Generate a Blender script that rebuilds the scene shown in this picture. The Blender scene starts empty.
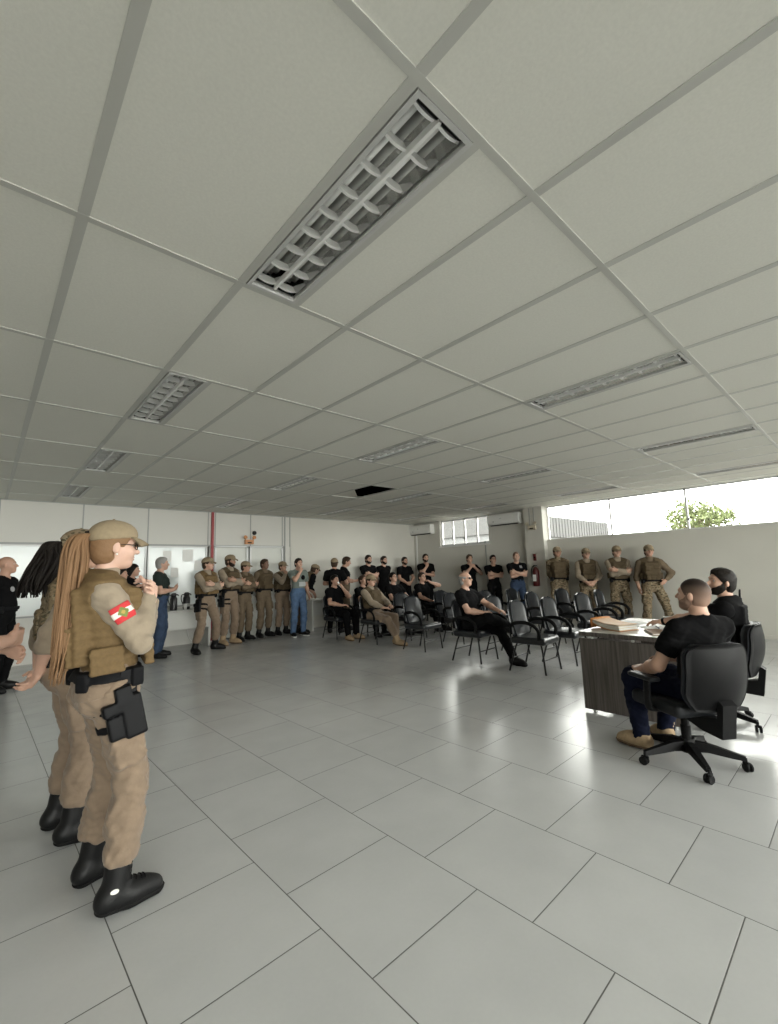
SKY = 9.0
EXPO = 1.12
import bpy, bmesh, math, random
import numpy as np
from mathutils import Vector, Matrix
random.seed(7)
SC = bpy.context.scene
COL = SC.collection
PI = math.pi

# ------------------------------------------------------------------ materials
def mat(name, color, rough=.6, metal=0., spec=.5, noise=None, bump=None, coat=0., sheen=0., sss=0., alpha=None):
    """noise=(scale, amount): value variation of the colour; bump=(scale, strength[, distance])"""
    m = bpy.data.materials.new(name); m.use_nodes = True
    nt = m.node_tree; b = nt.nodes['Principled BSDF']
    b.inputs['Base Color'].default_value = (*color, 1)
    b.inputs['Roughness'].default_value = rough
    b.inputs['Metallic'].default_value = metal
    b.inputs['Specular IOR Level'].default_value = spec
    if coat: b.inputs['Coat Weight'].default_value = coat; b.inputs['Coat Roughness'].default_value = .15
    if sheen: b.inputs['Sheen Weight'].default_value = sheen
    if sss:
        b.inputs['Subsurface Weight'].default_value = sss
        b.inputs['Subsurface Radius'].default_value = (.01, .004, .002)
    tc = nt.nodes.new('ShaderNodeTexCoord')
    if noise:
        n = nt.nodes.new('ShaderNodeTexNoise'); n.inputs['Scale'].default_value = noise[0]; n.inputs['Detail'].default_value = 4
        nt.links.new(tc.outputs['Object'], n.inputs['Vector'])
        r = nt.nodes.new('ShaderNodeMapRange'); r.inputs['From Min'].default_value = .25; r.inputs['From Max'].default_value = .75
        r.inputs['To Min'].default_value = 1 - noise[1]; r.inputs['To Max'].default_value = 1 + noise[1]
        nt.links.new(n.outputs['Fac'], r.inputs['Value'])
        x = nt.nodes.new('ShaderNodeVectorMath'); x.operation = 'SCALE'; x.inputs[0].default_value = color
        nt.links.new(r.outputs['Result'], x.inputs['Scale']); nt.links.new(x.outputs['Vector'], b.inputs['Base Color'])
    if bump:
        n2 = nt.nodes.new('ShaderNodeTexNoise'); n2.inputs['Scale'].default_value = bump[0]; n2.inputs['Detail'].default_value = 3
        nt.links.new(tc.outputs['Object'], n2.inputs['Vector'])
        bp = nt.nodes.new('ShaderNodeBump'); bp.inputs['Strength'].default_value = bump[1]
        bp.inputs['Distance'].default_value = bump[2] if len(bump) > 2 else .005
        nt.links.new(n2.outputs['Fac'], bp.inputs['Height']); nt.links.new(bp.outputs['Normal'], b.inputs['Normal'])
    return m

def camo(name, cols, scale=14, rough=.9):
    m = mat(name, cols[0], rough, spec=.2); nt = m.node_tree; b = nt.nodes['Principled BSDF']
    tc = nt.nodes.new('ShaderNodeTexCoord'); prev = None
    for i, c in enumerate(cols[1:]):
        n = nt.nodes.new('ShaderNodeTexNoise'); n.inputs['Scale'].default_value = scale * (1 + .35 * i); n.inputs['Detail'].default_value = 2
        mp = nt.nodes.new('ShaderNodeMapping'); mp.inputs['Location'].default_value = (i * 3.1, i * 1.7, i * 5.3); mp.inputs['Scale'].default_value = (1, 1, 1.7)
        nt.links.new(tc.outputs['Object'], mp.inputs['Vector']); nt.links.new(mp.outputs['Vector'], n.inputs['Vector'])
        r = nt.nodes.new('ShaderNodeMapRange'); r.inputs['From Min'].default_value = .55; r.inputs['From Max'].default_value = .6
        nt.links.new(n.outputs['Fac'], r.inputs['Value'])
        x = nt.nodes.new('ShaderNodeMix'); x.data_type = 'RGBA'
        if prev is None: x.inputs[6].default_value = (*cols[0], 1)
        else: nt.links.new(prev, x.inputs[6])
        x.inputs[7].default_value = (*c, 1); nt.links.new(r.outputs['Result'], x.inputs[0]); prev = x.outputs[2]
    nt.links.new(prev, b.inputs['Base Color'])
    return m

# ------------------------------------------------------------------ objects
def mk(name, verts, faces, m, parent=None, smooth=False, mats=None, fmi=None):
    me = bpy.data.meshes.new(name)
    me.from_pydata([tuple(map(float, v)) for v in verts], [], [tuple(map(int, f)) for f in faces])
    for q in (mats or [m]): me.materials.append(q)
    if fmi is not None: me.polygons.foreach_set('material_index', fmi)
    if smooth: me.polygons.foreach_set('use_smooth', [True] * len(me.polygons))
    me.update()
    o = bpy.data.objects.new(name, me); COL.objects.link(o)
    if parent: o.parent = parent
    return o

def tag(o, label=None, cat=None, group=None, kind=None):
    if label: o['label'] = label
    if cat: o['category'] = cat
    if group: o['group'] = group
    if kind: o['kind'] = kind
    return o

def empty(name, loc, rz=0., label=None, cat=None, group=None):
    o = bpy.data.objects.new(name, None); COL.objects.link(o); o.empty_display_size = .1
    o.location = loc; o.rotation_euler = (0, 0, rz)
    return tag(o, label, cat, group)

def copy_tree(o, parent=None):
    c = o.copy(); COL.objects.link(c)
    if parent: c.parent = parent
    for ch in [x for x in SC.objects if x.parent == o]: copy_tree(ch, c)
    return c

def rotm(rx=0, ry=0, rz=0):
    return np.array(Matrix.Rotation(math.radians(rz), 3, 'Z') @ Matrix.Rotation(math.radians(ry), 3, 'Y') @ Matrix.Rotation(math.radians(rx), 3, 'X'))

class MB:
    """collects verts and faces of one mesh"""
    def __init__(s): s.v = []; s.f = []; s.mi = []
    def add(s, v, f, mi=0):
        n = len(s.v); s.v += [tuple(p) for p in v]; s.f += [tuple(i + n for i in q) for q in f]; s.mi += [mi] * len(f); return s
    def box(s, c, d, R=None, mi=0, bev=0.):
        c = np.array(c, float); h = np.array(d, float) / 2
        if bev > 0:
            bm = bmesh.new(); bmesh.ops.create_cube(bm, size=1)
            for v in bm.verts: v.co = Vector((v.co.x * d[0], v.co.y * d[1], v.co.z * d[2]))
            bmesh.ops.bevel(bm, geom=list(bm.edges), offset=min(bev, min(d) * .49), segments=3, profile=.5, affect='EDGES')
            bm.verts.index_update()
            P = np.array([v.co[:] for v in bm.verts]); Fc = [[v.index for v in f.verts] for f in bm.faces]; bm.free()
        else:
            P = np.array([(x, y, z) for x in (-1, 1) for y in (-1, 1) for z in (-1, 1)]) * h
            Fc = [(0, 1, 3, 2), (4, 6, 7, 5), (0, 4, 5, 1), (2, 3, 7, 6), (0, 2, 6, 4), (1, 5, 7, 3)]
        if R is not None: P = P @ np.asarray(R).T
        return s.add(P + c, Fc, mi)
    def tube(s, pts, r, n=8, mi=0, sq=(1, 1), cap=True, closed=False):
        P = [Vector(p) for p in pts]; N = len(P); rr = r if hasattr(r, '__len__') else [r] * N
        rings = []; up = None
        for i in range(N):
            a = P[i - 1] if (i > 0 or closed) else P[i]; b = P[(i + 1) % N] if (i < N - 1 or closed) else P[i]
            t = (b - a).normalized()
            if up is None:
                up = Vector((0, 0, 1)) if abs(t.z) < .9 else Vector((1, 0, 0))
            u = (up - t * up.dot(t)).normalized(); w = t.cross(u); up = u
            rings.append([P[i] + (u * math.cos(2 * PI * k / n) * sq[0] + w * math.sin(2 * PI * k / n) * sq[1]) * rr[i] for k in range(n)])
        v = [q for R in rings for q in R]; f = []
        for i in range(N if closed else N - 1):
            j = (i + 1) % N
            for k in range(n): f.append((i * n + k, i * n + (k + 1) % n, j * n + (k + 1) % n, j * n + k))
        if cap and not closed:
            f.append(tuple(range(n - 1, -1, -1))); f.append(tuple((N - 1) * n + k for k in range(n)))
        return s.add(v, f, mi)
    def lathe(s, prof, c=(0, 0, 0), n=20, mi=0, R=None):
        v = []; f = []; m = len(prof)
        for k in range(n):
            a = 2 * PI * k / n
            for r, z in prof: v.append((r * math.cos(a), r * math.sin(a), z))
        for k in range(n):
            for i in range(m - 1):
                f.append((k * m + i, ((k + 1) % n) * m + i, ((k + 1) % n) * m + i + 1, k * m + i + 1))
        f.append(tuple(k * m for k in range(n - 1, -1, -1))); f.append(tuple(k * m + m - 1 for k in range(n)))
        P = np.array(v)
        if R is not None: P = P @ np.asarray(R).T
        return s.add(P + np.array(c), f, mi)
    def prism(s, poly, z0, z1, mi=0, M=None):
        """poly: (x,y) outline, extruded z0..z1; M maps local points (3x3 , offset)"""
        n = len(poly); v = [(x, y, z0) for x, y in poly] + [(x, y, z1) for x, y in poly]
        f = [tuple(range(n - 1, -1, -1)), tuple(range(n, 2 * n))] + [(i, (i + 1) % n, n + (i + 1) % n, n + i) for i in range(n)]
        P = np.array(v, float)
        if M is not None: P = P @ np.asarray(M[0]).T + np.array(M[1])
        return s.add(P, f, mi)
    def build(s, name, m, parent=None, smooth=False, mats=None):
        return mk(name, s.v, s.f, m, parent, smooth, mats, s.mi if mats else None)

def spline(P, n=8):
    """Catmull-Rom through P"""
    P = [np.array(p, float) for p in P]; Q = [2 * P[0] - P[1]] + P + [2 * P[-1] - P[-2]]; out = []
    for i in range(1, len(Q) - 2):
        a, b, c, d = Q[i - 1:i + 3]
        for k in range(n):
            t = k / n
            out.append(.5 * ((2 * b) + (-a + c) * t + (2 * a - 5 * b + 4 * c - d) * t * t + (-a + 3 * b - 3 * c + d) * t ** 3))
    out.append(P[-1]); return out

# ------------------------------------------------------------------ implicit surfaces
def rc(a, b, r1, r2, inf=0., cut=None): return ('rc', np.array(a, float), np.array(b, float), r1, r2, inf, cut)
def el(c, r, R=None, inf=0., cut=None): return ('el', np.array(c, float), np.array(r, float), R, 0, inf, cut)
def bx(c, h, R=None, rnd=.005, inf=0., cut=None): return ('bx', np.array(c, float), np.array(h, float), R, rnd, inf, cut)
def inflate(p, e): return p[:5] + (p[5] + e,) + p[6:]

def bounds(p):
    if p[0] == 'rc':
        r = max(p[3], p[4]) + p[5]; return np.minimum(p[1], p[2]) - r, np.maximum(p[1], p[2]) + r
    if p[0] == 'el':
        e = p[2] if p[3] is None else np.sqrt((np.asarray(p[3]) ** 2) @ (p[2] ** 2))
        return p[1] - e - p[5], p[1] + e + p[5]
    e = p[2] if p[3] is None else np.abs(np.asarray(p[3])) @ p[2]
    return p[1] - e - p[4] - p[5], p[1] + e + p[4] + p[5]

class Fld:
    def __init__(s, prims, h, pad=.03):
        B = [bounds(p) for p in prims]
        lo = np.min([b[0] for b in B], 0) - pad; hi = np.max([b[1] for b in B], 0) + pad
        s.h = h; s.lo = lo; n = np.ceil((hi - lo) / h).astype(int) + 1; s.n = n
        s.ax = [(lo[i] + h * np.arange(n[i])).astype(np.float32) for i in range(3)]
        s.F = np.full(n, .2, np.float32)
    def sl(s, lo, hi):
        a = np.clip(np.floor((lo - s.lo) / s.h).astype(int), 0, s.n - 1); b = np.clip(np.ceil((hi - s.lo) / s.h).astype(int) + 1, 1, s.n)
        return a, b
    def ev(s, p, a, b):
        X = s.ax[0][a[0]:b[0], None, None]; Y = s.ax[1][None, a[1]:b[1], None]; Z = s.ax[2][None, None, a[2]:b[2]]
        if p[0] == 'rc':
            A, Bv = p[1], p[2]; ba = Bv - A; L = float(ba @ ba) + 1e-12
            x = X - np.float32(A[0]); y = Y - np.float32(A[1]); z = Z - np.float32(A[2])
            t = np.clip((x * np.float32(ba[0]) + y * np.float32(ba[1]) + z * np.float32(ba[2])) / np.float32(L), 0, 1)
            d = np.sqrt((x - t * np.float32(ba[0])) ** 2 + (y - t * np.float32(ba[1])) ** 2 + (z - t * np.float32(ba[2])) ** 2) - (np.float32(p[3]) + t * np.float32(p[4] - p[3]))
        else:
            x = X - np.float32(p[1][0]); y = Y - np.float32(p[1][1]); z = Z - np.float32(p[1][2])
            if p[3] is not None:
                R = np.asarray(p[3], np.float32)
                x, y, z = R[0, 0] * x + R[1, 0] * y + R[2, 0] * z, R[0, 1] * x + R[1, 1] * y + R[2, 1] * z, R[0, 2] * x + R[1, 2] * y + R[2, 2] * z
            r = p[2].astype(np.float32)
            if p[0] == 'el':
                k0 = np.sqrt((x / r[0]) ** 2 + (y / r[1]) ** 2 + (z / r[2]) ** 2); k1 = np.sqrt((x / r[0] ** 2) ** 2 + (y / r[1] ** 2) ** 2 + (z / r[2] ** 2) ** 2) + 1e-6
                d = k0 * (k0 - 1) / k1; d = np.where(k0 < .05, -r.min(), d)
            else:
                qx, qy, qz = np.abs(x) - r[0], np.abs(y) - r[1], np.abs(z) - r[2]
                d = np.sqrt(np.maximum(qx, 0) ** 2 + np.maximum(qy, 0) ** 2 + np.maximum(qz, 0) ** 2) + np.minimum(np.maximum(qx, np.maximum(qy, qz)), 0) - p[4]
        d = d - np.float32(p[5])
        if p[6] is not None:
            for nrm, pt in p[6]:
                nrm = np.asarray(nrm, float); c = float(nrm @ np.asarray(pt, float))
                d = np.maximum(d, X * np.float32(nrm[0]) + Y * np.float32(nrm[1]) + Z * np.float32(nrm[2]) - np.float32(c))
        return d
    def add(s, p, k=0.):
        lo, hi = bounds(p); m = k + 4 * s.h; a, b = s.sl(lo - m, hi + m)
        if np.any(b <= a): return s
        d = s.ev(p, a, b); V = s.F[a[0]:b[0], a[1]:b[1], a[2]:b[2]]
        if k > 0:
            hh = np.maximum(k - np.abs(V - d), 0) / k; V[...] = np.minimum(V, d) - hh * hh * np.float32(k * .25)
        else: np.minimum(V, d, out=V)
        return s
    def sub(s, p, k=0.):
        lo, hi = bounds(p); m = k + 4 * s.h; a, b = s.sl(lo - m, hi + m)
        if np.any(b <= a): return s
        d = -s.ev(p, a, b); V = s.F[a[0]:b[0], a[1]:b[1], a[2]:b[2]]
        if k > 0:
            hh = np.maximum(k - np.abs(V - d), 0) / k; V[...] = np.maximum(V, d) + hh * hh * np.float32(k * .25)
        else: np.maximum(V, d, out=V)
        return s
    def cut(s, nrm, pt):
        """keep the half space behind the plane"""
        nrm = np.asarray(nrm, float); c = float(nrm @ np.asarray(pt, float))
        d = s.ax[0][:, None, None] * np.float32(nrm[0]) + s.ax[1][None, :, None] * np.float32(nrm[1]) + s.ax[2][None, None, :] * np.float32(nrm[2]) - np.float32(c)
        np.maximum(s.F, d, out=s.F); return s
    def wrinkle(s, amp, f=38., seed=0., zlo=None):
        X = s.ax[0][:, None, None]; Y = s.ax[1][None, :, None]; Z = s.ax[2][None, None, :]
        w = np.sin(f * Z + 2.2 * np.sin(f * .31 * X + seed) + 1.8 * np.sin(f * .27 * Y + 2 * seed) + seed)
        w = w * np.sin(f * .41 * Z + 1.7 * np.sin(f * .45 * Y + seed) + f * .5 * X)
        w = w + .6 * np.sin(f * .6 * X + f * .5 * Y + 1.5 * np.sin(f * .4 * Z + seed))
        s.F += np.float32(amp) * w.astype(np.float32); return s
    def mesh(s, name, m, parent, scale=1., iters=1):
        F = s.F; F[0] = F[-1] = .2; F[:, 0] = F[:, -1] = .2; F[:, :, 0] = F[:, :, -1] = .2
        S = F < 0
        c = np.zeros([k - 1 for k in F.shape], np.int8)
        for i in (0, 1):
            for j in (0, 1):
                for k in (0, 1): c += S[i:F.shape[0] - 1 + i, j:F.shape[1] - 1 + j, k:F.shape[2] - 1 + k]
        act = (c > 0) & (c < 8); ijk = np.argwhere(act)
        if len(ijk) == 0: return None
        idx = np.full(act.shape, -1, np.int32); idx[act] = np.arange(len(ijk))
        off = np.array([(i, j, k) for i in (0, 1) for j in (0, 1) for k in (0, 1)])
        f8 = np.stack([F[ijk[:, 0] + o[0], ijk[:, 1] + o[1], ijk[:, 2] + o[2]] for o in off], 1)
        acc = np.zeros((len(ijk), 3)); cnt = np.zeros(len(ijk))
        for a in range(8):
            for b in range(a + 1, 8):
                if np.abs(off[a] - off[b]).sum() != 1: continue
                m_ = (f8[:, a] < 0) != (f8[:, b] < 0); fa = f8[m_, a]; fb = f8[m_, b]; t = (fa / (fa - fb))[:, None]
                acc[m_] += off[a] * (1 - t) + off[b] * t; cnt[m_] += 1
        V = (ijk + acc / cnt[:, None]) * s.h + s.lo
        Q = []
        for ax in range(3):
            o1, o2 = [(1, 2), (2, 0), (0, 1)][ax]
            A = S.take(range(F.shape[ax] - 1), ax); B = S.take(range(1, F.shape[ax]), ax)
            e = np.argwhere(A != B); st = A[tuple(e.T)]
            d1 = np.zeros(3, int); d1[o1] = 1; d2 = np.zeros(3, int); d2[o2] = 1
            g = lambda q: idx[q[:, 0], q[:, 1], q[:, 2]]
            q4 = np.stack([g(e - d1 - d2), g(e - d2), g(e), g(e - d1)], 1)
            q4[~st] = q4[~st][:, ::-1]; Q.append(q4)
        Q = np.concatenate(Q)
        for _ in range(iters):                      # light relaxation of the net
            acc = np.zeros_like(V); n_ = np.zeros(len(V))
            for a in range(4):
                np.add.at(acc, Q[:, a], V[Q[:, (a + 1) % 4]]); np.add.at(n_, Q[:, a], 1)
                np.add.at(acc, Q[:, a], V[Q[:, (a + 3) % 4]]); np.add.at(n_, Q[:, a], 1)
            V = .55 * V + .45 * acc / np.maximum(n_, 1)[:, None]
        V = V * scale
        me = bpy.data.meshes.new(name)
        me.vertices.add(len(V)); me.vertices.foreach_set('co', V.astype(np.float32).ravel())
        me.loops.add(len(Q) * 4); me.loops.foreach_set('vertex_index', Q.astype(np.int32).ravel())
        me.polygons.add(len(Q)); me.polygons.foreach_set('loop_start', np.arange(0, len(Q) * 4, 4, dtype=np.int32))
        me.polygons.foreach_set('use_smooth', np.ones(len(Q), bool))
        me.update(calc_edges=True); me.validate()
        me.materials.append(m)
        o = bpy.data.objects.new(name, me); COL.objects.link(o)
        if parent: o.parent = parent
        return o
# ================================================================== room
ZC, XW, YW, SILL = 2.869, 10.303, 10.146, 2.032
X0, Y0 = -5.2, -5.2
DU, DV, U0, V0 = .65625, 1.2352, .8595, 1.993

def floor_material():
    m = bpy.data.materials.new('porcelain_tile'); m.use_nodes = True; nt = m.node_tree; b = nt.nodes['Principled BSDF']
    L = nt.links.new; N = nt.nodes.new
    tc = N('ShaderNodeTexCoord'); mp = N('ShaderNodeMapping')
    mp.vector_type = 'POINT'; mp.inputs['Rotation'].default_value = (0, 0, -.0143)
    L(tc.outputs['Object'], mp.inputs['Vector'])
    sep = N('ShaderNodeSeparateXYZ'); L(mp.outputs['Vector'], sep.inputs[0])
    def M(op, a, b_=None, c=None):
        n = N('ShaderNodeMath'); n.operation = op
        for i, v in enumerate((a, b_, c)):
            if v is None: continue
            if isinstance(v, (int, float)): n.inputs[i].default_value = v
            else: L(v, n.inputs[i])
        return n.outputs[0]
    TS, TT = .5848, .6147                       # tile size along / across the rows
    t = M('SUBTRACT', M('DIVIDE', sep.outputs[0], TT), 1.8211); row = M('FLOOR', t); ft = M('SUBTRACT', t, row)
    odd = M('SUBTRACT', row, M('MULTIPLY', M('FLOOR', M('DIVIDE', row, 2.)), 2.))
    s = M('SUBTRACT', M('SUBTRACT', M('DIVIDE', sep.outputs[1], TS), .32), M('MULTIPLY', odd, .54))
    tile = M('FLOOR', s); fs = M('SUBTRACT', s, tile)
    gs = M('MULTIPLY', M('MINIMUM', fs, M('SUBTRACT', 1., fs)), TS); gt = M('MULTIPLY', M('MINIMUM', ft, M('SUBTRACT', 1., ft)), TT)
    g = M('MINIMUM', gs, gt)
    gr = N('ShaderNodeMapRange'); gr.inputs['From Min'].default_value = .0017; gr.inputs['From Max'].default_value = .0030
    L(g, gr.inputs['Value'])
    wn = N('ShaderNodeTexWhiteNoise'); wn.noise_dimensions = '2D'; cb = N('ShaderNodeCombineXYZ'); L(row, cb.inputs[0]); L(tile, cb.inputs[1]); L(cb.outputs[0], wn.inputs['Vector'])
    nz = N('ShaderNodeTexNoise'); nz.inputs['Scale'].default_value = 2.6; nz.inputs['Detail'].default_value = 5; L(tc.outputs['Object'], nz.inputs['Vector'])
    nf = N('ShaderNodeTexNoise'); nf.inputs['Scale'].default_value = 60; nf.inputs['Detail'].default_value = 2; L(tc.outputs['Object'], nf.inputs['Vector'])
    v = M('ADD', M('MULTIPLY', wn.outputs['Value'], .035), M('MULTIPLY', nz.outputs['Fac'], .20)); v = M('ADD', v, M('MULTIPLY', nf.outputs['Fac'], .04)); v = M('ADD', v, .865)
    base = N('ShaderNodeVectorMath'); base.operation = 'SCALE'; base.inputs[0].default_value = FLOOR_COL; L(v, base.inputs['Scale'])
    mx = N('ShaderNodeMix'); mx.data_type = 'RGBA'; mx.inputs[6].default_value = (.10, .098, .092, 1); L(gr.outputs[0], mx.inputs[0]); L(base.outputs[0], mx.inputs[7])
    L(mx.outputs[2], b.inputs['Base Color'])
    ro = N('ShaderNodeMapRange'); ro.inputs['To Min'].default_value = .17; ro.inputs['To Max'].default_value = .30; L(nz.outputs['Fac'], ro.inputs['Value'])
    mr = N('ShaderNodeMix'); mr.data_type = 'FLOAT'; mr.inputs[2].default_value = .8; L(gr.outputs[0], mr.inputs[0]); L(ro.outputs[0], mr.inputs[3]); L(mr.outputs[0], b.inputs['Roughness'])
    b.inputs['Specular IOR Level'].default_value = .5
    bp = N('ShaderNodeBump'); bp.inputs['Strength'].default_value = .35; bp.inputs['Distance'].default_value = .002; L(gr.outputs[0], bp.inputs['Height']); L(bp.outputs[0], b.inputs['Normal'])
    return m
FLOOR_COL = (.50, .505, .505)

M_ = {}
M_['tile'] = mat('mineral_ceiling_tile', (.74, .735, .68), .95, spec=.1, noise=(90, .035), bump=(220, .25, .002))
M_['tbar'] = mat('grey_ceiling_bar', (.50, .50, .47), .42, spec=.4)
M_['plaster'] = mat('painted_plaster', (.62, .605, .555), .8, spec=.25, noise=(1.3, .03), bump=(60, .1, .002))
M_['panel'] = mat('partition_panel', (.63, .62, .585), .55, spec=.35)
M_['alu'] = mat('white_aluminium', (.72, .73, .73), .35, spec=.5)
M_['greyalu'] = mat('grey_aluminium', (.34, .35, .34), .45)
M_['rim'] = mat('lamp_rim', (.52, .52, .51), .4)
M_['white'] = mat('white_plastic', (.80, .80, .78), .35)
M_['whitepaint'] = mat('white_powder_coat', (.78, .78, .76), .4)
M_['mirror'] = mat('polished_reflector', (.62, .62, .61), .09, metal=1.)
M_['satin'] = mat('satin_louver_blade', (.86, .86, .85), .28, spec=.8)
M_['tubeglass'] = mat('unlit_lamp_tube', (.85, .85, .83), .25)
M_['black'] = mat('black_plastic', (.0055, .0055, .006), .5, spec=.15)
M_['blackmetal'] = mat('black_metal', (.006, .006, .007), .38, spec=.4)
M_['dark'] = mat('dark_void', (.012, .012, .012), .9, spec=.0)
M_['redpaint'] = mat('red_paint', (.30, .03, .035), .45)
M_['extred'] = mat('dark_red_enamel', (.10, .012, .012), .35)
M_['red'] = mat('signal_red', (.45, .03, .02), .4)
M_['amber'] = mat('amber_plastic', (.55, .25, .10), .4)
M_['paper'] = mat('paper', (.82, .82, .80), .8)
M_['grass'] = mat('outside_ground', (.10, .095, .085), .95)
M_['leaf'] = mat('leaf_green', (.055, .07, .018), .7, noise=(9, .3))
M_['bark'] = mat('bark', (.12, .09, .06), .9)
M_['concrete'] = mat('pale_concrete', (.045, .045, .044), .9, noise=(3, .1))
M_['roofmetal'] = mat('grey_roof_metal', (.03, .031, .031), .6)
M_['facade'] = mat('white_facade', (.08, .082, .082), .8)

def glass_material():
    m = bpy.data.materials.new('window_glass'); m.use_nodes = True; nt = m.node_tree; nt.nodes.clear()
    o = nt.nodes.new('ShaderNodeOutputMaterial'); t = nt.nodes.new('ShaderNodeBsdfTransparent'); g = nt.nodes.new('ShaderNodeBsdfGlossy')
    t.inputs['Color'].default_value = (.93, .95, .94, 1); g.inputs['Roughness'].default_value = .02
    mx = nt.nodes.new('ShaderNodeMixShader'); f = nt.nodes.new('ShaderNodeFresnel'); f.inputs['IOR'].default_value = 1.4
    nt.links.new(f.outputs[0], mx.inputs[0]); nt.links.new(t.outputs[0], mx.inputs[1]); nt.links.new(g.outputs[0], mx.inputs[2]); nt.links.new(mx.outputs[0], o.inputs['Surface'])
    return m
M_['glass'] = glass_material()
M_['frost'] = mat('frosted_white_glass', (.74, .79, .79), .18, spec=.6)
M_['floor'] = floor_material()

def struct(o): o['kind'] = 'structure'; return o
def boxes(name, bl, m, parent=None, bev=0):
    b = MB()
    for lo, hi in bl:
        lo = np.array(lo, float); hi = np.array(hi, float); b.box((lo + hi) / 2, hi - lo, bev=bev)
    return b.build(name, m, parent)

# floor: rows of tiles run towards the partition wall
floor = struct(boxes('floor', [((X0 - .2, Y0 - .2, -.12), (XW + .2, YW + .16, 0))], M_['floor']))
# ceiling: a tile per grid cell, cells of the lamps and one open cell left out
LAMPS = [(i, j) for j in (-5, -3, -1, 1, 3, 5) for i in (-8, -4, 0, 4, 8, 12) if not (j == 5 and i < 0)]
HOLE = (6, 3)
def xu(i): return U0 + i * DU
def yv(j): return V0 + j * DV
cb_ = MB()
i0, i1 = int(math.floor((X0 - U0) / DU)), int(math.ceil((XW - U0) / DU)); j0, j1 = int(math.floor((Y0 - V0) / DV)), int(math.ceil((YW - V0) / DV))
clx = lambda x: min(max(x, X0), XW); cly = lambda y: min(max(y, Y0), YW)
LW = .455
for i in range(i0, i1):
    for j in range(j0, j1):
        if (i, j) == HOLE: continue
        xa, xb, ya, yb = clx(xu(i)), clx(xu(i + 1)), cly(yv(j)), cly(yv(j + 1))
        if (i, j) in LAMPS: xa = xu(i + LW)
        cb_.box(((xa + xb) / 2, (ya + yb) / 2, ZC + .008), (xb - xa, yb - ya, .016))
ceiling = struct(cb_.build('ceiling', M_['tile']))
tb = MB()
for i in range(i0, i1 + 1):
    x = xu(i)
    if X0 < x < XW: tb.box((x, (Y0 + YW) / 2, ZC + .002), (.040, YW - Y0, .012))
for j in range(j0, j1 + 1):
    y = yv(j)
    if Y0 < y < YW: tb.box(((X0 + XW) / 2, y, ZC + .0015), (XW - X0, .032, .012))
for i, j in LAMPS:
    tb.box((xu(i + LW) + .012, (yv(j) + min(yv(j + 1), YW)) / 2, ZC + .002), (.034, min(yv(j + 1), YW) - yv(j), .0125))
struct(tb.build('trim_1', M_['tbar']))
# L-shaped edge moulding where the ceiling meets the walls
struct(boxes('trim_2', [((5.77, YW - .025, ZC - .012), (XW, YW, ZC)), ((X0, YW - .025, ZC - .012), (5.77, YW, ZC)), ((XW - .02, 5.95, ZC - .01), (XW, 7.2, ZC)), ((XW - .02, 9.04, ZC - .01), (XW, YW, ZC))], M_['greyalu']))
struct(boxes('roof', [((X0 - .3, Y0 - .3, 3.62), (XW + .28, YW + .3, 3.75))], M_['dark']))  # dark slab added above the ceiling to block the sky and blacken the gap
# tile slipped out of its place in the open cell, lying askew on the bars
sl = MB()
ea, eb = np.array((xu(7) + .02, yv(4) + .0, 0)), np.array((xu(6) - .02, yv(3) + .38 * DV, 0))
ed = (eb - ea) / np.linalg.norm(eb - ea); pd_ = np.array((ed[1], -ed[0], 0)); pd_ = pd_ if pd_[1] > 0 else -pd_
cz = (ea + eb) / 2 + pd_ * .325 + np.array((0, 0, ZC + .034)); sl.box(cz, (1.235, .65, .016), np.stack([ed, pd_, np.cross(ed, pd_)], 1))
t_ = sl.build('ceiling_tile', M_['tile']); tag(t_, 'loose white ceiling tile lying askew over the open dark gap of the ceiling', 'ceiling tile')

# right wall: plaster below a window strip, a second window at the far end, a pier between them
WS, WE = 5.52, Y0            # window strip from the pier towards the camera side
W2a, W2b, SILL2 = 7.235, 9.02, 2.075
struct(boxes('wall_right', [((XW, Y0, 0), (XW + .18, WS, SILL)), ((XW, WS, 0), (XW + .18, W2a, 3.65)), ((XW, W2a, 0), (XW + .18, W2b, SILL2)), ((XW, W2b, 0), (XW + .18, YW + .16, 3.65)),
    ((XW, Y0, ZC), (XW + .18, WS, 3.65)), ((XW, W2a, ZC), (XW + .18, W2b, 3.65))], M_['plaster']))
struct(boxes('wall_pier', [((XW - .17, WS, 0), (XW, 6.02, ZC))], M_['plaster']))
struct(boxes('trim_3', [((XW - .015, WE, SILL - .025), (XW + .18, WS, SILL + .004))], M_['plaster']))
n = 1
mull = [WS - .01, 4.0, 2.525, 1.07, -.40, -1.87, -3.34, -4.81]
for a, b in zip(mull, mull[1:] + [Y0]):
    if a - b < .1: continue
    f = MB()
    fx = XW + .10
    for (lo, hi) in [((b, SILL), (a, SILL + .025)), ((b, ZC - .03), (a, ZC)), ((b, SILL), (b + .018, ZC)), ((a - .018, SILL), (a, ZC))]:
        f.box((fx, (lo[0] + hi[0]) / 2, (lo[1] + hi[1]) / 2), (.04, abs(hi[0] - lo[0]), hi[1] - lo[1]))
    o = struct(f.build('window_%d' % n, M_['alu']))
    g = MB().box((fx, (a + b) / 2, (SILL + ZC) / 2), (.006, a - b - .03, ZC - SILL - .05)).build('glass_pane', M_['glass'], o)
    if n == 3:
        MB().lathe([(.0, 0), (.03, 0), (.03, .03), (.0, .035)], (fx - .03, a - .02, SILL + .21), R=rotm(0, -90, 0)).build('latch', M_['greyalu'], o)
    n += 1
f = MB(); fx = XW + .10
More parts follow.
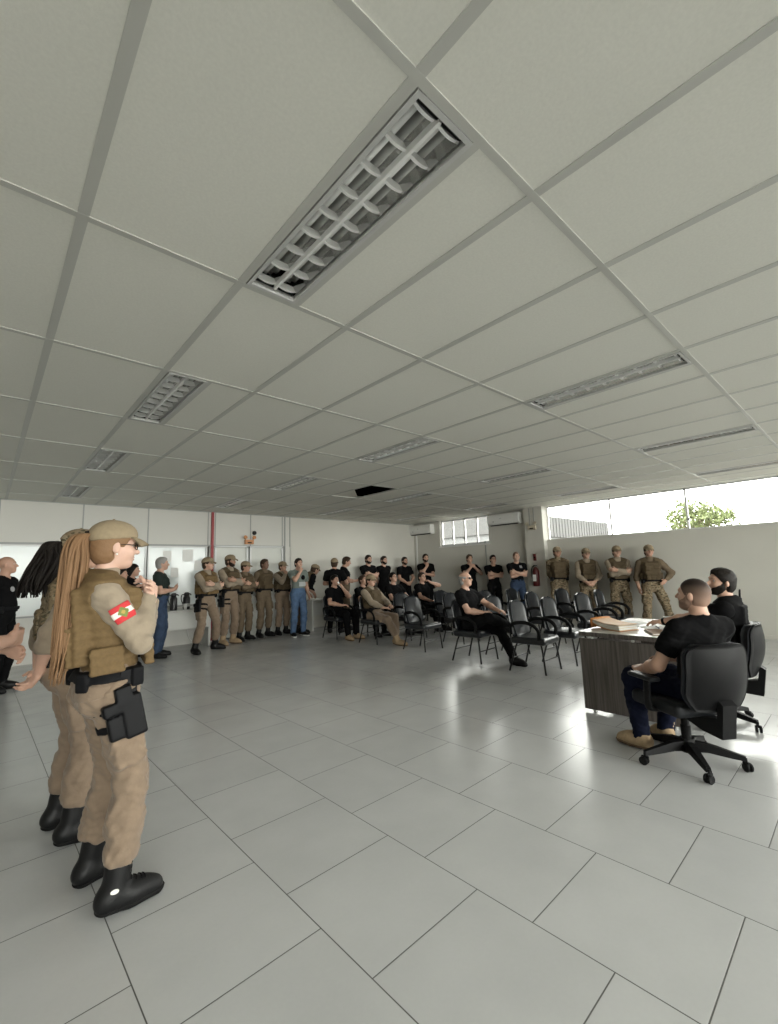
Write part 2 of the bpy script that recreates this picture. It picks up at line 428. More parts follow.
f.box((fx, (W2a + W2b) / 2, SILL2 + .03), (.05, W2b - W2a, .06)); f.box((fx, (W2a + W2b) / 2, ZC - .02), (.05, W2b - W2a, .04))
for y in np.linspace(W2a, W2b, 5): f.box((fx, min(max(y, W2a + .02), W2b - .02), (SILL2 + ZC) / 2), (.05, .034, ZC - SILL2))
o = struct(f.build('window_%d' % n, M_['alu'])); n += 1
MB().box((fx, (W2a + W2b) / 2, (SILL2 + ZC) / 2), (.006, W2b - W2a - .04, ZC - SILL2 - .08)).build('glass_pane', M_['glass'], o)
MB().lathe([(.0, 0), (.03, 0), (.03, .03), (.0, .035)], (fx - .03, (W2a + W2b) / 2, SILL2 + .2), R=rotm(0, -90, 0)).build('latch', M_['greyalu'], o)
struct(boxes('trim_4', [((XW - .03, W2a - .03, SILL2 - .03), (XW + .16, W2b + .03, SILL2))], M_['whitepaint']))

# left side: white partition with frosted glass band and two doors, then plaster wall to the corner
PX = 5.77
struct(boxes('wall_left', [((PX, YW, 0), (XW + .18, YW + .16, 3.65))], M_['plaster']))
joints = [-4.67, -3.47, -2.27, -1.07, .13, 1.34, 2.47, 3.70]
pb = MB()
HEAD = 2.10
pb.box(((X0 + PX) / 2, YW + .05, (HEAD + 3.65) / 2), (PX - X0, .08, 3.65 - HEAD))
pb.box(((X0 + 3.79) / 2, YW + .05, .40), (3.79 - X0, .08, .80))
pb.box((3.79, YW + .05, 1.45), (.10, .08, 1.3)); pb.box((5.70, YW + .045, HEAD / 2), (.16, .10, HEAD))
struct(pb.build('wall_partition', M_['panel']))
pr = MB()
for x in joints + [3.86, 4.71, 5.56]:
    pr.box((x, YW + .007, (HEAD + ZC) / 2), (.022, .012, ZC - HEAD))
pr.box(((X0 + 5.6) / 2, YW + .006, HEAD), (5.6 - X0, .03, .035)); pr.box(((X0 + 3.75) / 2, YW + .006, .81), (3.75 - X0, .03, .03))
pr.box((5.775, YW + .005, ZC / 2), (.02, .02, ZC)); pr.box((5.63, YW + .004, ZC / 2), (.03, .02, ZC))
struct(pr.build('trim_5', M_['greyalu']))
struct(MB().box((3.79, YW - .012, ZC / 2), (.055, .04, ZC - .01)).build('trim_6', M_['redpaint']))
gl = [X0] + joints
for k, (a, b) in enumerate(zip(gl, gl[1:])):
    f = MB()
    for lo, hi in [((a + .01, .82), (b - .01, .85)), ((a + .01, 2.05), (b - .01, 2.08)), ((a + .01, .85), (a + .04, 2.05)), ((b - .04, .85), (b - .01, 2.05))]:
        f.box(((lo[0] + hi[0]) / 2, YW + .03, (lo[1] + hi[1]) / 2), (hi[0] - lo[0], .05, hi[1] - lo[1]))
    o = struct(f.build('window_%d' % n, M_['alu'])); n += 1
    MB().box(((a + b) / 2, YW + .035, 1.45), (b - a - .07, .01, 1.2)).build('glass_pane', M_['frost'], o)
M_['door'] = mat('white_door_leaf', (.66, .67, .63), .4)
for k, (a, b) in enumerate([(3.90, 4.60), (4.74, 5.53)]):
    d = struct(MB().box(((a + b) / 2, YW + .04, 1.035), (b - a, .04, 2.05), bev=.004).build('door_%d' % (k + 1), M_['door']))
    f = MB()
    for lo, hi in [((a - .05, 0), (a - .006, 2.09)), ((b + .006, 0), (b + .05, 2.09)), ((a - .05, 2.065), (b + .05, 2.10))]:
        f.box(((lo[0] + hi[0]) / 2, YW + .02, (lo[1] + hi[1]) / 2), (hi[0] - lo[0], .06, hi[1] - lo[1]))
    f.build('door_frame', M_['alu'], d)
    h = MB(); h.tube([(a + .07, YW + .02, 1.02), (a + .07, YW - .035, 1.02), (a + .18, YW - .035, 1.02)], .01); h.box((a + .07, YW + .014, 1.0), (.035, .012, .16)); h.build('door_handle', M_['greyalu'], d)
struct(boxes('baseboard_left', [((PX + .01, YW - .012, 0), (XW, YW, .07))], M_['plaster']))
struct(boxes('baseboard_right', [((XW - .012, Y0, 0), (XW, WS, .07)), ((XW - .012, 6.02, 0), (XW, YW, .07))], M_['plaster']))

# walls behind the camera; the unseen back window is added to brighten the room
SB = 1.0
struct(boxes('wall_back', [((X0, Y0 - .18, 0), (XW + .18, Y0, SB)), ((X0, Y0 - .18, ZC), (XW + .18, Y0, 3.65)), ((X0, Y0 - .18, SB), (X0 + .3, Y0, ZC))], M_['plaster']))
f = MB()
for x in np.linspace(X0 + .3, XW, 11): f.box((x, Y0 - .1, (SB + ZC) / 2), (.03, .04, ZC - SB))
f.box(((X0 + XW) / 2, Y0 - .1, SB + .012), (XW - X0, .04, .025)); f.box(((X0 + XW) / 2, Y0 - .1, ZC - .015), (XW - X0, .04, .03))
o = struct(f.build('window_%d' % n, M_['alu'])); n += 1
MB().box(((X0 + XW) / 2, Y0 - .1, (SB + ZC) / 2), (XW - X0 - .4, .006, ZC - SB - .05)).build('glass_pane', M_['glass'], o)
struct(boxes('wall_front', [((X0 - .18, Y0 - .18, 0), (X0, YW + .16, 3.65))], M_['plaster']))
# closed box added behind the partition to stop daylight leaking through its gaps
struct(boxes('wall_beyond', [((X0 - .2, YW + .9, 0), (PX + .1, YW + 1.0, 3.65)), ((PX + .0, YW + .16, 0), (PX + .1, YW + .9, 3.65)), ((X0 - .3, YW + .1, 0), (X0 - .2, YW + 1.0, 3.65)), ((X0 - .2, YW + .02, -.12), (PX + .1, YW + 1., -.001)), ((X0 - .2, YW + .02, 3.62), (PX + .1, YW + 1., 3.75))], M_['panel']))

# ------------------------------------------------------------------ ceiling luminaires
def make_lamp():
    r = empty('ceiling_luminaire', (0, 0, ZC))
    W, Ln = DU * LW - .03, DV - .04
    f = MB()
    for s in (-1, 1):
        f.box((s * (W / 2 - .008), 0, .001), (.018, Ln, .016)); f.box((0, s * (Ln / 2 - .008), .001), (W - .034, .018, .016))
    f.build('frame', M_['rim'], r)
    h = MB()
    for s in (-1, 1):
        h.box((s * (W / 2 - .004), 0, .06), (.006, Ln, .115)); h.box((0, s * (Ln / 2 - .004), .06), (W, .006, .115))
    h.box((0, 0, .118), (W, Ln, .006)); h.build('housing', M_['whitepaint'], r)
    m_ = MB(); w2 = (W - .05) / 2
    for s in (-1, 1):                                     # two parabolic troughs
        prof = []
        for k in range(13):
            t = -1 + 2 * k / 12; prof.append((s * w2 / 2 + t * w2 / 2, .014 + .092 * (1 - t * t)))
        v = [(x, y, z) for x, z in prof for y in (-Ln / 2 + .03, Ln / 2 - .03)]
        m_.add(v, [(2 * k, 2 * k + 2, 2 * k + 3, 2 * k + 1) for k in range(12)])
    m_.build('reflector', M_['mirror'], r, smooth=True)
    for s in (-1, 1):
        MB().tube([(s * w2 / 2, -Ln / 2 + .04, .078), (s * w2 / 2, Ln / 2 - .04, .078)], .013, 10).build('lamp_tube', M_['tubeglass'], r, smooth=True)
    lv = MB(); lv.box((0, 0, .022), (.012, Ln - .06, .036))
    for k in range(9):
        y = -Ln / 2 + .05 + k * (Ln - .10) / 8
        for s in (-1, 1):                                 # blades dip in the middle and flare at the bottom
            P = []
            for q in range(7):
                t = -1 + 2 * q / 6; P.append((s * w2 / 2 + t * (w2 / 2 - .004), .012 + .012 * t * t))
            v = [(x, y - .006, zb) for x, zb in P] + [(x, y, .052) for x, zb in P] + [(x, y + .006, zb) for x, zb in P]
            fc = [(q, q + 1, 8 + q, 7 + q) for q in range(6)] + [(7 + q, 8 + q, 15 + q, 14 + q) for q in range(6)] + [(14 + q, 15 + q, 1 + q, q) for q in range(6)]
            lv.add(v, fc)
    lv.build('louver', M_['satin'], r)
    for s in (-1, 1): MB().box((0, s * (Ln / 2 - .032), .045), (W - .06, .012, .06)).build('lamp_holder', M_['black'], r)
    return r
def lamp_label(i, j):
    if (i, j) == (0, -1): return 'large louvred ceiling light with clear lamp cells, nearest in the top middle of the ceiling'
    col = {0: 'in the leftmost row', 4: 'in the second row from left', 8: 'in the third row from left', 12: 'in the row nearest the windows'}.get(i, 'behind the camera')
    row = {-1: 'first from the camera', 1: 'second from the camera', 3: 'third from the camera', 5: 'last, by the far wall'}.get(j, '')
    return 'louvred ceiling light %s, %s' % (col, row)
lamp0 = None
for i, j in LAMPS:
    if i < 0 or j < -1: continue
    r = make_lamp() if lamp0 is None else copy_tree(lamp0)
    lamp0 = lamp0 or r
    r.location = (xu(i) + DU * LW / 2 + .012, yv(j) + DV / 2, ZC)
    tag(r, lamp_label(i, j), 'ceiling light', 'louvred ceiling lights')
# grid cells of lamps not in view are closed by plain panels
cl_ = MB()
for i, j in LAMPS:
    if i < 0 or j < -1: cl_.box((xu(i + LW / 2), yv(j) + DV / 2, ZC + .008), (DU * LW, DV, .016))
struct(cl_.build('ceiling_panel', M_['tile']))

# ------------------------------------------------------------------ things on the walls
def air_con(y, z, L, label):
    r = empty('air_conditioner', (XW + .004, y, z), PI / 2, label, 'air conditioner', 'split air conditioners'); H, Dp = .285, .21
    # local: +y points into the room, x along the wall
    prof = [(0, 0), (Dp * .62, 0), (Dp * .93, .05), (Dp, .12), (Dp * .97, H - .03), (Dp * .9, H), (0, H)]
    M = (np.array([[0, 0, 1], [1, 0, 0], [0, 1, 0]], float), np.zeros(3))
    MB().prism(prof, -L / 2, L / 2, M=M).build('body', M_['white'], r)
    MB().box((0, Dp * .80, .018), (L - .12, .09, .010), rotm(28)).build('flap', M_['whitepaint'], r)
    MB().box((0, Dp * .70, .004), (L - .10, .05, .012), rotm(20)).build('air_slot', M_['black'], r)
    MB().box((L * .30, Dp + .001, .10), (.03, .006, .03)).build('display', M_['greyalu'], r)
    MB().box((.06, Dp + .001, H * .62), (.05, .006, .012)).build('maker_mark', M_['greyalu'], r)
    return r
air_con(9.70, 2.505, .92, 'white split air conditioner in the far corner left of the small window')
air_con(6.64, 2.52, .95, 'white split air conditioner between the small window and the pier')
b = MB(); b.box((XW - .012, 10.02, 1.25), (.022, .05, 2.5)); tag(b.build('pipe_cover', M_['whitepaint']), 'white pipe cover running down the wall in the far corner', 'pipe cover')
b = MB(); b.box((XW - .006, 7.36, 1.2), (.014, .025, 1.66)); b.box((XW - .01, 7.36, 2.1), (.016, .05, .08)); tag(b.build('cable_duct', M_['greyalu']), 'thin grey cable duct on the wall below the small window', 'cable duct')
# emergency lights
def emergency(loc, rz, label, m):
    r = empty('emergency_light', loc, rz, label, 'emergency light')
    MB().box((0, .03, 0), (.22, .055, .11), bev=.01).build('housing', m, r)
    for s in (-1, 1):
        h = MB(); h.lathe([(.0, -.02), (.03, -.02), (.045, .03), (.0, .03)], (s * .11, .055, .10), 14, R=rotm(-70)); h.tube([(s * .09, .03, .05), (s * .11, .04, .09)], .008)
        h.build('lamp_head', m, r)
    MB().box((0, .059, -.02), (.10, .004, .03)).build('panel', M_['dark'], r)
    return r
M_['beige'] = mat('beige_plastic', (.52, .46, .36), .45)
emergency((XW - .165, 5.80, 2.36), PI / 2, 'beige twin-head emergency light on the pier beside the window strip', M_['beige'])
emergency((4.66, YW - .002, 2.20), PI, 'small amber twin-head emergency light above the white partition doors', M_['amber'])
b = MB()
for y in (5.74, 5.86): b.box((XW - .178, y, 2.64), (.014, .016, .44))
tag(b.build('conduit', M_['greyalu']), 'pair of thin cable conduits rising from the emergency light to the ceiling', 'conduit')
r = empty('security_camera', (4.80, YW, 2.42), PI, 'small black dome camera on the white partition above the doors', 'camera')
MB().lathe([(.0, 0), (.05, 0), (.05, .025), (.0, .03)], (0, 0, 0), R=rotm(-90)).build('mount', M_['black'], r)
MB().lathe([(.045, 0), (.042, .02), (.03, .035), (.0, .045)], (0, .028, 0), R=rotm(-90)).build('dome', M_['blackmetal'], r)
r = empty('alarm_call_point', (XW - .17, 5.78, 1.62), PI / 2, 'small dark red alarm call point on the pier above the extinguisher', 'alarm')
MB().box((0, .02, 0), (.07, .04, .17), bev=.006).build('case', M_['extred'], r); MB().box((0, .042, .0), (.04, .006, .04)).build('push_plate', M_['black'], r)
r = empty('fire_extinguisher', (XW - .17, 5.74, .92), PI / 2, 'dark fire extinguisher with pale label hanging on the pier behind the man in jeans', 'extinguisher')
MB().lathe([(.0, 0), (.07, .0), (.08, .02), (.08, .36), (.06, .42), (.03, .45), (.03, .47), (.0, .47)], (0, .095, 0)).build('cylinder', M_['extred'], r, smooth=True)
h = MB(); h.box((0, .10, .50), (.04, .13, .025)); h.tube(spline([(.03, .10, .49), (.10, .10, .44), (.105, .10, .25), (.09, .10, .12)], 6), .011); h.build('valve_and_hose', M_['black'], r)
MB().box((0, .178, .20), (.085, .006, .16)).build('label_plate', M_['paper'], r)
MB().box((0, .012, .33), (.05, .02, .10)).build('bracket', M_['black'], r)
# papers taped on the partition glass
for k, (x, z, w_, h_) in enumerate([(2.86, 1.86, .17, .24), (3.02, 1.52, .15, .20), (3.28, 1.88, .22, .26), (3.50, 1.66, .16, .22)]):
    p = MB(); p.box((0, 0, 0), (w_, .003, h_)); p = p.build('notice_sheet', M_['paper']); p.location = (x, YW + .026, z)
    p['label'] = ['white notice sheet high on the frosted partition glass, leftmost of four', 'small white notice sheet low on the frosted partition glass, second of four', 'wide white notice sheet on the frosted partition glass, third of four', 'white notice sheet on the frosted partition glass beside the red post'][k]
    p['category'] = 'notice'; p['group'] = 'notices on the partition glass'
# ------------------------------------------------------------------ outside
struct(boxes('ground', [((-40, -40, -.6), (90, 60, -.5))], M_['grass']))
def shed(name, lo, hi, label, rot=0):
    r = empty(name, ((lo[0] + hi[0]) / 2, (lo[1] + hi[1]) / 2, -.5), rot, label, 'building'); L = (hi[0] - lo[0], hi[1] - lo[1], hi[2]); 
    MB().box((0, 0, L[2] / 2), L).build('wall', M_['facade'], r)
    w_ = MB()
    for k in range(int(L[1] / 2.4)): w_.box((-L[0] / 2 - .02, -L[1] / 2 + 1.2 + 2.4 * k, L[2] * .45), (.06, 1.5, 1.1))
    w_.build('window_band', M_['roofmetal'], r)
    return r, L
r, L = shed('warehouse', (20.2, 14, 0), (35.2, 18.2, 3.7), 'pale building with a grey metal parapet seen through the window strip by the pier')
rf = MB().box((0, 0, L[2] + .64), (L[0] + .3, L[1] + .3, 1.30))
for k in range(38): rf.box((-L[0] / 2 + .2 + .4 * k, -L[1] / 2 - .16, L[2] + .64), (.10, .06, 1.28))
rf.build('metal_parapet', M_['concrete'], r)
r, L = shed('apartment_block', (20, 18.5, 0), (27, 34, 4.6), 'white building with pale bands seen through the small far window')
MB().box((-L[0] / 2 - .1, 0, L[2] - .5), (.3, L[1] + .3, .45)).build('parapet_band', M_['concrete'], r)
# tree beyond the strip
r = empty('tree', (25.6, 5.85, -.5), 0, 'loose green leafy tree seen through the window strip', 'tree')
t = MB(); rng = random.Random(3)
t.tube([(0, 0, 0), (.1, 0, 1.6), (.0, .1, 2.9)], [.16, .12, .08])
tips = []
for k in range(26):
    a = rng.uniform(0, 2 * PI); rr = rng.uniform(.3, 1.30); z = rng.uniform(3.2, 4.85 - .5 * rr)
    p = (rr * math.cos(a), rr * math.sin(a), z); t.tube(spline([(0, .05, 2.2 + rng.random() * .7), (p[0] * .5, p[1] * .5, z - .25), p], 4), [.035] * 5 + [.025] * 3 + [.012]); tips.append(p)
t.build('trunk', M_['bark'], r)
lf = MB()
for p in tips:
    for q in range(90):
        c = np.array(p) + np.array([rng.gauss(0, .27), rng.gauss(0, .27), rng.gauss(0, .18)]); R = rotm(rng.uniform(0, 360), rng.uniform(0, 360), rng.uniform(0, 360)); s_ = rng.uniform(.07, .12)
        v = np.array([(-s_, 0, 0), (0, -s_ * .5, .012), (s_, 0, 0), (0, s_ * .5, .012)]) @ R.T + c
        lf.add(v, [(0, 1, 2, 3)])
lf.build('foliage', M_['leaf'], r)
# ================================================================== furniture
M_['leather'] = mat('black_leatherette', (.009, .011, .014), .30, spec=.55, bump=(180, .12, .001))
M_['fabric_black'] = mat('black_upholstery', (.008, .009, .011), .5, spec=.3, bump=(260, .2, .001))

def slab(pts_fn, nu, nv, th):
    """curved sheet of thickness th: pts_fn(u,v) -> point, u,v in 0..1"""
    P = [[np.array(pts_fn(i / nu, j / nv)) for j in range(nv + 1)] for i in range(nu + 1)]
    v = []; f = []
    N = [[None] * (nv + 1) for _ in range(nu + 1)]
    for i in range(nu + 1):
        for j in range(nv + 1):
            a = P[min(i + 1, nu)][j] - P[max(i - 1, 0)][j]; b = P[i][min(j + 1, nv)] - P[i][max(j - 1, 0)]
            n = np.cross(a, b); N[i][j] = n / (np.linalg.norm(n) + 1e-9)
    for s in (0, 1):
        for i in range(nu + 1):
            for j in range(nv + 1): v.append(P[i][j] + N[i][j] * (th / 2 if s else -th / 2))
    w = nv + 1; K = (nu + 1) * w
    for i in range(nu):
        for j in range(nv):
            a = i * w + j; f.append((a, a + 1, a + w + 1, a + w)); f.append((K + a, K + a + w, K + a + w + 1, K + a + 1))
    for i in range(nu):
        for j in (0, nv):
            a = i * w + j; q = (a, a + w, K + a + w, K + a); f.append(q if j == nv else q[::-1])
    for j in range(nv):
        for i in (0, nu):
            a = i * w + j; q = (a, K + a, K + a + 1, a + 1); f.append(q if i == nu else q[::-1])
    return MB().add(v, f)

def pad_mesh(prims, name, m, parent, h=.008, k=.02, cuts=()):
    F = Fld(prims, h)
    for p in prims: F.add(p, k)
    for n_, p_ in cuts: F.cut(n_, p_)
    return F.mesh(name, m, parent)

def make_visitor_chair():
    r = empty('visitor_chair', (0, 0, 0))
    # seat cushion with a rolled front edge
    F = Fld([bx((0, .0, .425), (.215, .205, .012), rnd=.035)], .008, .05)
    F.add(bx((0, .0, .425), (.215, .205, .012), rnd=.035)).add(rc((-.19, .215, .418), (.19, .215, .418), .034, .034), .03)
    F.sub(el((0, -.02, .50), (.20, .20, .035)), .03); F.mesh('seat', M_['leather'], r)
    MB().box((0, -.005, .385), (.40, .40, .022), bev=.008).build('seat_pan', M_['black'], r)
    # tall backrest with rounded shoulders, leaning back
    def outline(z):                      # half width over height 0..1
        if z < .12: return .165 + .055 * math.sqrt(max(0, 1 - (1 - z / .12) ** 2))
        if z > .72: return .05 + .17 * math.sqrt(max(0., 1 - ((z - .72) / .28) ** 2)) ** .8
        return .22
    def back(u, v):
        w = outline(v); x = (2 * u - 1) * w; z = .455 + v * .48
        y = -.205 - .085 * v - .02 * math.sin(PI * v) + .045 * (x / .22) ** 2
        return (x, y, z)
    b_ = slab(back, 14, 16, .045).build('backrest', M_['leather'], r, smooth=True)
    def shell(u, v):
        x, y, z = back(u, v); return (x * .97, y - .028, .44 + (z - .455) * .985)
    slab(shell, 14, 14, .016).build('back_shell', M_['black'], b_, smooth=True)
    for s in (-1, 1):
        # closed arm loop: from the back, over and down to the seat front
        P = spline([(s * .225, -.225, .50), (s * .262, -.20, .625), (s * .275, -.06, .668), (s * .275, .09, .650), (s * .268, .18, .575), (s * .245, .175, .47), (s * .215, .12, .405)], 6)
        MB().tube(P, [.018] * 6 + [.021] * (len(P) - 12) + [.018] * 6, 10, sq=(.75, 1.25)).build('armrest', M_['black'], r, smooth=True)
        MB().tube(spline([(s * .19, .16, .40), (s * .215, .195, .34), (s * .235, .235, .012)], 6), .0125, 10).build('leg', M_['blackmetal'], r, smooth=True)
        MB().tube(spline([(s * .19, -.14, .40), (s * .205, -.18, .34), (s * .225, -.285, .012)], 6), .0125, 10).build('leg', M_['blackmetal'], r, smooth=True)
        t = MB(); t.tube([(s * .19, .16, .395), (s * .19, -.14, .395)], .012); t.build('seat_rail', M_['blackmetal'], r)
    MB().tube([(-.226, .214, .185), (.226, .214, .185)], .008).build('stretcher', M_['blackmetal'], r)
    MB().tube([(-.214, -.232, .185), (.214, -.232, .185)], .008).build('stretcher', M_['blackmetal'], r)
    return r

CH = {}
chair0 = None
CHAIRS = [  # key, x, y, extra turn (deg), label
 ('A', 5.65, 3.32, 4, 'black visitor chair in the front row, its leg beside the foot of the bald man'),
 ('B', 6.42, 3.26, 2, 'black visitor chair in the front row partly hidden by the desk end, pale seat'),
 ('E', 7.45, 3.22, -4, 'black visitor chair in the front row behind the desk and orange envelope'),
 ('F', 8.60, 3.40, 8, 'black visitor chair in the front row before the officer with hand on hip'),
 ('man', 5.69, 4.36, 4, 'black visitor chair occupied by the bald man in glasses with crossed leg'),
 ('J', 6.36, 4.22, 0, 'black visitor chair with shiny backrest just behind the bald seated man'),
 ('G', 7.60, 4.22, 2, 'black visitor chair with bright grey backrest in the second row, before the man in jeans'),
 ('D', 8.72, 4.22, -6, 'dark visitor chair in the second row, before the officers nearest the pier'),
 ('C', 5.89, 5.66, 3, 'black visitor chair with empty pale seat standing clear beside the legs of the seated officer'),
 ('L', 6.92, 5.62, 0, 'black visitor chair with bright backrest, right behind the bald seated man, third row'),
 ('I', 7.84, 5.46, 0, 'black visitor chair in the third row, before the man holding both hands to his chin'),
 ('H', 8.70, 5.34, 4, 'dark visitor chair in the third row left of the man in jeans'),
 ('cap', 5.88, 6.92, 4, 'black visitor chair occupied by the seated officer in tan uniform and cap'),
 ('C2', 6.62, 6.72, 2, 'black visitor chair with grey backrest before the seated man in black with glasses, fourth row'),
 ('K', 7.66, 6.52, 0, 'dark visitor chair with grey backrest before the seated man raising his hand to his head'),
 ('s16', 5.80, 8.10, 2, 'black visitor chair occupied by the seated man in black holding a phone to his face'),
 ('s21', 7.18, 7.66, 0, 'black visitor chair occupied by the seated man in black with glasses, fifth row'),
 ('s23', 7.92, 7.44, 0, 'black visitor chair occupied by the seated man raising his hand to his head'),
 ('s17', 6.50, 7.95, 4, 'dark visitor chair hidden behind the seated officer in tan, last row'),
]
for key, x, y, dr, lab in CHAIRS:
    r = make_visitor_chair() if chair0 is None else copy_tree(chair0)
    chair0 = chair0 or r
    r.location = (x, y, 0); r.rotation_euler = (0, 0, PI + math.radians(dr)); CH[key] = r
    tag(r, lab, 'chair', 'visitor chairs facing the desk')

BASE_PH = 32
def make_office_chair():
    r = empty('office_chair', (0, 0, 0))
    b = MB()
    for k in range(5):
        a = 2 * PI * k / 5 + math.radians(BASE_PH); c, s = math.cos(a), math.sin(a)
        v = []
        for t, w_, zt, zb in ((.03, .032, .15, .085), (.12, .030, .145, .090), (.24, .024, .115, .075), (.325, .018, .095, .066)):
            for q, z in ((-1, zb), (1, zb), (.7, zt), (-.7, zt)): v.append((c * t - s * w_ * q, s * t + c * w_ * q, z))
        f = [(3, 2, 1, 0), (12, 13, 14, 15)] + [(4 * i + j, 4 * i + (j + 1) % 4, 4 * i + 4 + (j + 1) % 4, 4 * i + 4 + j) for i in range(3) for j in range(4)]
        b.add(v, f)
    b.lathe([(.0, .075), (.05, .075), (.055, .12), (.045, .165), (.0, .165)], (0, 0, 0))
    base = b.build('base', M_['black'], r)
    for k in range(5):
        a = 2 * PI * k / 5 + math.radians(BASE_PH); c = (.325 * math.cos(a), .325 * math.sin(a), 0); t = math.degrees(a) + 35
        w_ = MB()
        for s in (-1, 1):
            o = np.array((s * .014, -.008, .029)) @ rotm(rz=t).T + c
            w_.lathe([(.0, -.009), (.024, -.009), (.029, -.004), (.029, .004), (.024, .009), (.0, .009)], o, 16, R=rotm(rz=t) @ rotm(ry=90))
        w_.box(np.array((0, 0, .05)) + c, (.02, .05, .025), rotm(rz=t), bev=.006); w_.tube([np.array((0, 0, .05)) + c, np.array((0, 0, .085)) + c], .008)
        w_.build('caster', M_['black'], base, smooth=False)
    MB().lathe([(.0, .12), (.030, .12), (.033, .25), (.026, .255), (.026, .36), (.0, .36)], (0, 0, 0)).build('gas_column', M_['black'], r)
    MB().box((0, -.01, .355), (.18, .24, .05), bev=.015).build('mechanism', M_['black'], r)
    F = Fld([bx((0, .01, .414), (.20, .20, .012), rnd=.035)], .008, .05); F.add(bx((0, .01, .414), (.20, .20, .012), rnd=.035)).add(rc((-.18, .215, .404), (.18, .215, .404), .032, .032), .03)
    F.mesh('seat', M_['fabric_black'], r)
    MB().box((0, .01, .386), (.44, .44, .02), bev=.009).build('seat_shell', M_['black'], r)
    def ow(v):
        if v < .3: return .155 + .07 * math.sin(PI / 2 * v / .3)
        if v > .78: return .225 - .07 * (1 - math.sqrt(max(0, 1 - ((v - .78) / .22) ** 2)))
        return .225
    def back(u, v):
        x = (2 * u - 1) * ow(v); z = .44 + .425 * v
        return (x, -.285 - .10 * v - .035 * math.sin(PI * v) * (1 - (x / .3) ** 2) + .06 * (x / .225) ** 2 + .03 * v * v, z)
    bk = slab(back, 14, 16, .055).build('backrest', M_['fabric_black'], r, smooth=True)
    slab(lambda u, v: tuple(np.array(back(u, v)) * (1.0, 1, 1) + (0, -.036, 0)), 14, 16, .018).build('back_shell', M_['black'], bk, smooth=True)
    b = MB(); b.prism([(-.05, .325), (-.20, .285), (-.36, .275), (-.395, .49), (-.355, .52), (-.335, .40), (-.24, .375), (-.05, .375)], -.05, .05, M=(np.array([[0, 0, 1], [1, 0, 0], [0, 1, 0]], float), np.zeros(3)))
    b.build('back_bracket', M_['black'], r)
    for s in (-1, 1):
        p = MB(); p.tube(spline([(s * .12, .0, .375), (s * .25, .0, .38), (s * .275, .0, .42), (s * .275, -.01, .585)], 5), .022, 10, sq=(.8, 1.5)); p = p.build('arm_post', M_['black'], r, smooth=True)
        F = Fld([bx((s * .275, .02, .600), (.028, .11, .002), rnd=.014)], .006); F.add(bx((s * .275, .02, .600), (.028, .11, .002), rnd=.014)); F.mesh('arm_pad', M_['fabric_black'], r)
    return r
oc = make_office_chair(); oc.location = (3.80, 1.09, 0); oc.rotation_euler = (0, 0, math.radians(-34)); OC1 = oc
tag(oc, 'black swivel office chair on casters, nearest the camera, occupied by the man in black shirt', 'office chair', 'swivel chairs behind the desk')
oc2 = copy_tree(oc); oc2.location = (4.90, 1.16, 0); oc2.rotation_euler = (0, 0, math.radians(5)); OC2 = oc2
tag(oc2, 'black swivel office chair at the right edge, occupied by the bearded man in tactical vest', 'office chair', 'swivel chairs behind the desk')

# ------------------------------------------------------------------ desk
def wood(name, c1, c2):
    m = mat(name, c1, .5, spec=.4); nt = m.node_tree; b = nt.nodes['Principled BSDF']; tc = nt.nodes.new('ShaderNodeTexCoord')
    mp = nt.nodes.new('ShaderNodeMapping'); mp.inputs['Scale'].default_value = (28, 28, 1.1); n = nt.nodes.new('ShaderNodeTexNoise'); n.inputs['Scale'].default_value = 1.5; n.inputs['Detail'].default_value = 5; n.inputs['Distortion'].default_value = .6
    r = nt.nodes.new('ShaderNodeMix'); r.data_type = 'RGBA'; r.inputs[6].default_value = (*c1, 1); r.inputs[7].default_value = (*c2, 1)
    q = nt.nodes.new('ShaderNodeMapRange'); q.inputs['From Min'].default_value = .35; q.inputs['From Max'].default_value = .65
    nt.links.new(tc.outputs['Object'], mp.inputs[0]); nt.links.new(mp.outputs[0], n.inputs['Vector']); nt.links.new(n.outputs['Fac'], q.inputs['Value']); nt.links.new(q.outputs[0], r.inputs[0]); nt.links.new(r.outputs[2], b.inputs['Base Color'])
    return m
M_['wood'] = wood('grey_brown_laminate', (.060, .050, .044), (.125, .108, .098))
M_['desktop'] = mat('pale_laminate_top', (.50, .47, .43), .25, spec=.5)
M_['steel'] = mat('brushed_steel', (.6, .6, .58), .3, metal=1.)
DX0, DX1, DY0, DY1, DZ = 4.43, 5.80, 1.26, 2.12, .755
r = empty('office_desk', ((DX0 + DX1) / 2, (DY0 + DY1) / 2, 0), 0, 'grey-brown wood office desk with pale top, papers on it, before the two seated men', 'desk')
hx, hy = (DX1 - DX0) / 2, (DY1 - DY0) / 2
MB().box((0, 0, DZ - .0), (2 * hx, 2 * hy, .003)).build('top_laminate', M_['desktop'], r)
MB().box((0, 0, DZ - .022), (2 * hx, 2 * hy, .04), bev=.003).build('desktop', M_['wood'], r)
for s in (-1, 1): MB().box((s * (hx - .017), 0, .358), (.03, 2 * hy - .006, .665), bev=.002).build('side_panel', M_['wood'], r)
MB().box((0, hy - .10, .40), (2 * hx - .09, .02, .53)).build('modesty_panel', M_['wood'], r)
for sx in (-1, 1):
    for sy in (-1, -.2, 1):
        MB().lathe([(.0, 0), (.018, 0), (.018, .027), (.0, .027)], (sx * (hx - .03), sy * (hy - .09), 0)).build('foot', M_['steel'], r)
        MB().lathe([(.0, .690), (.014, .690), (.014, .714), (.0, .714)], (sx * (hx - .03), sy * (hy - .12), 0)).build('spacer', M_['steel'], r)
